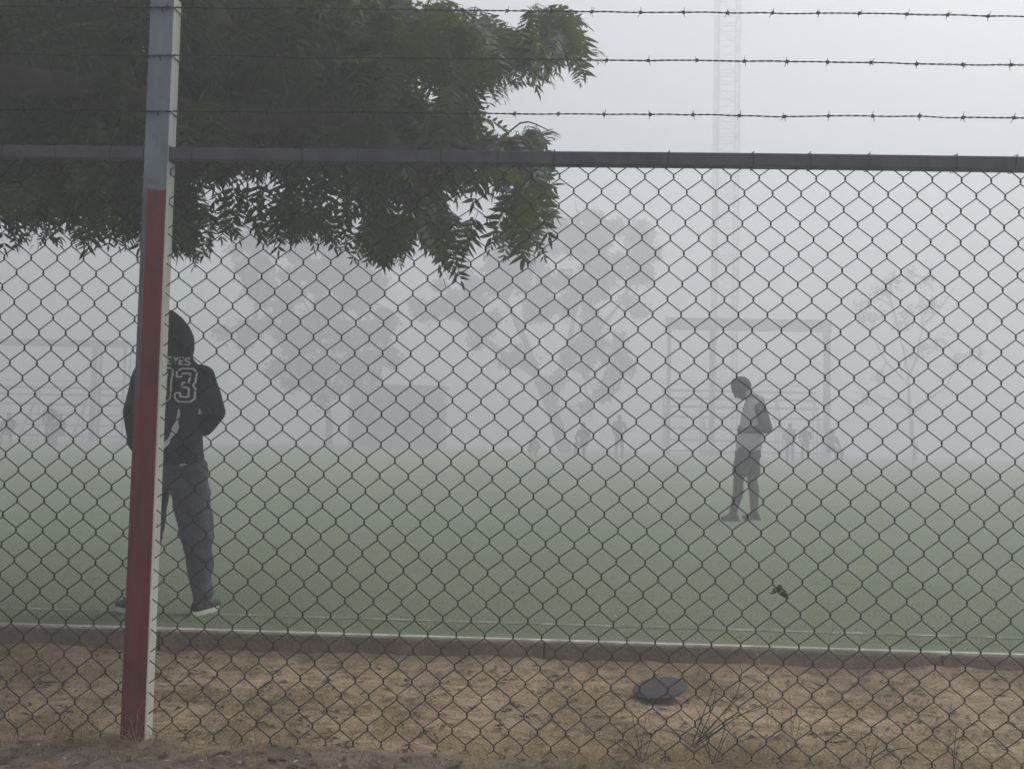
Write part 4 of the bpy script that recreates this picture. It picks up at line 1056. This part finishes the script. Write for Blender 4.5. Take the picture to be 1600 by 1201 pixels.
# ---------------------------------------------------------------- dry grass, litter, stems
def blade_field(name, n, region, hrange, wid, lie, m_, seed, label, cat='grass', keep=None, curl=0.5):
    r_ = random.Random(seed); V = []; Fc = []
    while n > 0:
        x = r_.uniform(region[0], region[1]); y = r_.uniform(region[2], region[3])
        if keep and not keep(x, y, r_): continue
        n -= 1
        h = r_.uniform(*hrange); az = r_.random() * 6.283; tilt = r_.uniform(*lie)
        d = Vector((math.cos(az) * math.sin(tilt), math.sin(az) * math.sin(tilt), math.cos(tilt))); s = Vector((-math.sin(az + r_.uniform(-.8, .8)), math.cos(az), 0)).normalized() * wid * r_.uniform(0.6, 1.3)
        p0 = Vector((x, y, gz(x, y) - 0.002)); p1 = p0 + d * h * 0.5; dd = (d + Vector((math.cos(az), math.sin(az), -0.5)) * curl).normalized(); p2 = p1 + dd * h * 0.5
        p1.z = max(p1.z, p0.z + 0.003); p2.z = max(p2.z, p0.z + 0.003)
        k_ = len(V); V += [p0 - s, p0 + s, p1 - s * 0.8, p1 + s * 0.8, p2]; Fc += [(k_, k_ + 1, k_ + 3, k_ + 2), (k_ + 2, k_ + 3, k_ + 4)]
    b = MB(); b.add(V, Fc); return b.build(name, m_, label=label, cat=cat, kind='stuff')
def patchy(x, y, r_):
    d = 0.30 + 0.8 * noise.fractal(Vector((x * 2.2, y * 3, 0)), 1, 2, 3)
    return r_.random() < max(0.05, d)
blade_field('dry_grass', 42000, (-3.1, 3.1, 3.15, 4.78), (0.015, 0.065), 0.0017, (0.9, 1.54), M['straw'], 21, 'short dry straw coloured grass matted on the earth', keep=patchy)
def nearline(x, y, r_):
    w = math.exp(-((y - 3.50) / 0.11) ** 2) * (0.10 + 0.7 * max(0, noise.noise(Vector((x * 2.5, 0, 5))) + 0.25))
    w += 0.8 * math.exp(-((x - 0.75) / 0.55) ** 2 - ((y - 3.62) / 0.16) ** 2) + 0.7 * math.exp(-((x - post_x(0) - 0.02) / 0.16) ** 2 - ((y - 3.47) / 0.07) ** 2)
    return r_.random() < w
blade_field('dry_grass_tufts', 6500, (-3.1, 3.1, 3.2, 3.95), (0.02, 0.10), 0.0011, (0.5, 1.45), M['straw'], 22, 'dry grass tufts growing along the foot of the fence', keep=nearline)
blade_field('dark_stalks', 4200, (-3.1, 3.1, 3.2, 4.7), (0.02, 0.11), 0.0014, (1.2, 1.57), M['twig'], 23, 'dark broken stalks lying scattered over the earth', cat='litter', keep=patchy, curl=0.1)
def litter(name, n, region, size, m_, seed, label):
    r_ = random.Random(seed); b = MB()
    for i in range(n):
        x = r_.uniform(region[0], region[1]); y = r_.uniform(region[2], region[3]); z = (gz(x, y) if y < KY else 0.0) + 0.003
        a = r_.random() * 6.283; L_ = r_.uniform(*size); w = L_ * r_.uniform(0.12, 0.35); cu = r_.uniform(0.02, 0.35) * L_
        d = Vector((math.cos(a), math.sin(a), 0)); s = Vector((-d.y, d.x, 0))
        c = Vector((x, y, z)); P_ = [c, c + d * L_ * 0.35 + s * w / 2 + Vector((0, 0, cu * .3)), c + d * L_ * 0.35 - s * w / 2 + Vector((0, 0, cu * .6)), c + d * L_ * 0.7 + s * w * .4 + Vector((0, 0, cu * .5)), c + d * L_ * 0.7 - s * w * .4 + Vector((0, 0, cu * .2)), c + d * L_ + Vector((0, 0, cu * .1))]
        b.add(P_, [(0, 1, 2), (1, 3, 4, 2), (3, 5, 4)])
    return b.build(name, m_, label=label, cat='litter', kind='stuff')
litter('dry_leaf_litter', 1300, (-3, 3, 3.1, 4.76), (0.018, 0.075), M['dryleaf'], 31, 'dark dry leaves and stalk scraps strewn over the dirt strip')
litter('pale_leaf_scraps', 700, (-3, 3, 3.15, 4.76), (0.008, 0.035), M['pale'], 32, 'pale bleached scraps scattered over the dirt strip')
litter('turf_scraps', 230, (-5, 6, 5.0, 11.0), (0.012, 0.045), M['pale'], 33, 'pale specks of debris on the green pitch')
def turf_fn():
    r_ = random.Random(51); V = []; Fc = []
    for i in range(36000):
        y = 5.0 + 5.5 * r_.random() ** 1.7; x = r_.uniform(-0.72, 0.68) * y + 0.1
        if noise.noise(Vector((x * 1.7, y * 1.7, 3))) + 0.55 < r_.random(): continue
        h = r_.uniform(0.008, 0.022); a = r_.random() * 6.28; w = 0.0022
        V += [(x - w * math.cos(a), y - w * math.sin(a), 0.0), (x + w * math.cos(a), y + w * math.sin(a), 0.0), (x + r_.uniform(-.012, .012), y + r_.uniform(-.012, .012), h)]; k_ = len(V); Fc.append((k_ - 3, k_ - 2, k_ - 1))
    b = MB(); b.add(V, Fc); b.build('turf_blades', M['turf_blade'], kind='stuff', label='short green blades standing up from the pitch surface', cat='grass')
M['turf_blade'] = mat('turf_blade', (0.20, 0.25, 0.13), 0.8, (0.34, 0.37, 0.24), 3, translucent=(0.3, 0.35, 0.2))
turf_fn()
# pebbles / clods
def clods(name, n, m_, seed, rng, label):
    r_ = random.Random(seed); b = MB()
    for i in range(n):
        x = r_.uniform(-3, 3); y = r_.uniform(3.1, 4.75); s = r_.uniform(*rng)
        z = gz(x, y); vs = []
        for (u, v, w) in ((1, 0, 0), (0.4, 0.9, 0), (-0.6, 0.8, 0), (-1, -0.1, 0), (-0.4, -0.9, 0), (0.6, -0.8, 0), (0.2, 0.1, 0.8), (-0.3, 0.2, 0.7)):
            vs.append((x + u * s * r_.uniform(.7, 1.2), y + v * s * r_.uniform(.7, 1.2), z - 0.002 + w * s * r_.uniform(.6, 1)))
        b.add(vs, [(0, 1, 6), (1, 2, 7, 6), (2, 3, 7), (3, 4, 7), (4, 5, 6, 7), (5, 0, 6)])
    return b.build(name, m_, label=label, cat='clods', kind='stuff')
clods('earth_clods', 3800, M['earth'], 41, (0.003, 0.012), 'small crumbled clods of dry earth along the dirt strip')

# tall dry stems: each a plant of its own
def stem_plant(px, py, Y, stems, m_, label, group='dry stems by the fence', r0=0.0016):
    g_ = at(px, py, Y); base_ = Vector((g_.x, Y, gz(g_.x, Y)))
    b = MB(); r_ = random.Random(int(px * 7 + py))
    for (ex, ey, bend) in stems:
        e = at(ex, ey, Y + r_.uniform(-0.05, 0.05)); m2 = base_.lerp(e, 0.55) + Vector((bend, 0, 0.02))
        st = base_ + Vector((r_.uniform(-.01, .01), r_.uniform(-.01, .01), -0.004)); c_ = bezier([st, m2, e], 6)
        b.tube(c_, [r0 * (1 - 0.6 * i / len(c_)) for i in range(len(c_))], 5)
        for q in range(3):
            i = r_.randint(3, len(c_) - 2); p_ = c_[i]; d = Vector((r_.uniform(-1, 1), r_.uniform(-.4, .4), r_.uniform(0.1, 1))).normalized() * r_.uniform(0.02, 0.06)
            b.tube([p_, p_ + d], [r0 * 0.6, r0 * 0.25], 4)
    return b.build('dry_stem_plant', m_, smooth=True, label=label, cat='dry plant', group=group)
stem_plant(1232, 1168, 3.62, [(1182, 1012, -0.02), (1215, 1040, 0.03), (1236, 1060, 0.02), (1228, 1075, -0.02), (1240, 1100, 0.03)], M['pale_straw'], 'tall pale dry grass stems with one bent back, right of the disc', r0=0.0026)
stem_plant(1085, 1135, 3.75, [(1190, 1062, 0.0), (1215, 1092, 0.0), (1020, 1140, 0.0), (1120, 1062, 0.0), (1195, 1105, -0.02), (1160, 1045, 0.05), (1118, 1080, 0.02)], M['twig'], 'brown dry twig fanning out sideways, just right of the disc', r0=0.0024)
stem_plant(1115, 1195, 3.52, [(1060, 1120, 0.01), (1150, 1130, 0), (1085, 1100, 0), (1180, 1150, 0), (1130, 1110, 0.02)], M['twig'], 'low brown dry plant at the fence foot under the disc', r0=0.0018)
stem_plant(1000, 1188, 3.50, [(960, 1140, 0.01), (1010, 1120, 0), (985, 1105, 0), (1035, 1130, 0), (1050, 1160, 0.02), (930, 1150, 0)], M['twig'], 'low brown dry plant at the fence foot, left of the others', r0=0.0016)
stem_plant(1490, 1195, 3.50, [(1494, 1140, 0), (1478, 1160, 0.01), (1500, 1155, 0)], M['twig'], 'few dark upright stalks at the fence foot near the right edge', r0=0.0020)
stem_plant(1360, 1190, 3.55, [(1344, 1155, 0), (1376, 1152, 0), (1420, 1168, 0.01)], M['twig'], 'dark crossed stalks at the fence foot between tall stems and right edge', r0=0.0020)
stem_plant(212, 1172, 3.44, [(200, 1120, 0), (225, 1130, 0), (190, 1140, 0), (240, 1150, 0), (215, 1110, 0), (170, 1150, 0)], M['straw'], 'short dry weed tuft at the foot of the red post', r0=0.0013)
# lumps of soil and dead sticks at the left edge of the path
def stick(px, py, Y, ln, az, rad, label):
    g_ = at(px, py, Y); p0 = Vector((g_.x, Y, gz(g_.x, Y) + rad)); d = Vector((math.cos(az), math.sin(az), 0)); b = MB()
    c_ = [p0 + d * ln * t / 5 + Vector((0, 0.006 * math.sin(t * 2), 0.003 * math.sin(t))) for t in range(6)]
    for q in c_: q.z = gz(q.x, q.y) + rad
    b.tube(c_, [rad * (1 - 0.1 * t) for t in range(6)], 6); b.build('stick', M['twig'], smooth=True, label=label, cat='stick', group='sticks on the dirt')
stick(1290, 1125, 3.85, 0.10, 0.3, 0.005, 'dark curved stick on the dirt right of the tall pale stems')
stick(418, 1190, 3.36, 0.07, -0.1, 0.007, 'dark stub of wood at the bottom edge right of the post')
stick(60, 1055, 4.35, 0.09, 0.2, 0.004, 'dark thin stick on the dirt left of the post')

# ---------------------------------------------------------------- haze
hb = MB(); hb.box((0, 60, 15.0), (300, 200, 35.2))
hz = bpy.data.materials.new('haze_air'); hz.use_nodes = True; t = hz.node_tree; t.nodes.clear()
out = t.nodes.new('ShaderNodeOutputMaterial'); pv = t.nodes.new('ShaderNodeVolumePrincipled')
pv.inputs['Color'].default_value = (0.918, 0.945, 0.99, 1); pv.inputs['Density'].default_value = HAZE_DENSITY; pv.inputs['Anisotropy'].default_value = HAZE_G
t.links.new(pv.outputs[0], out.inputs['Volume'])
hb.build('haze', hz, kind='stuff', label='pale morning fog filling the air over the whole pitch', cat='fog')
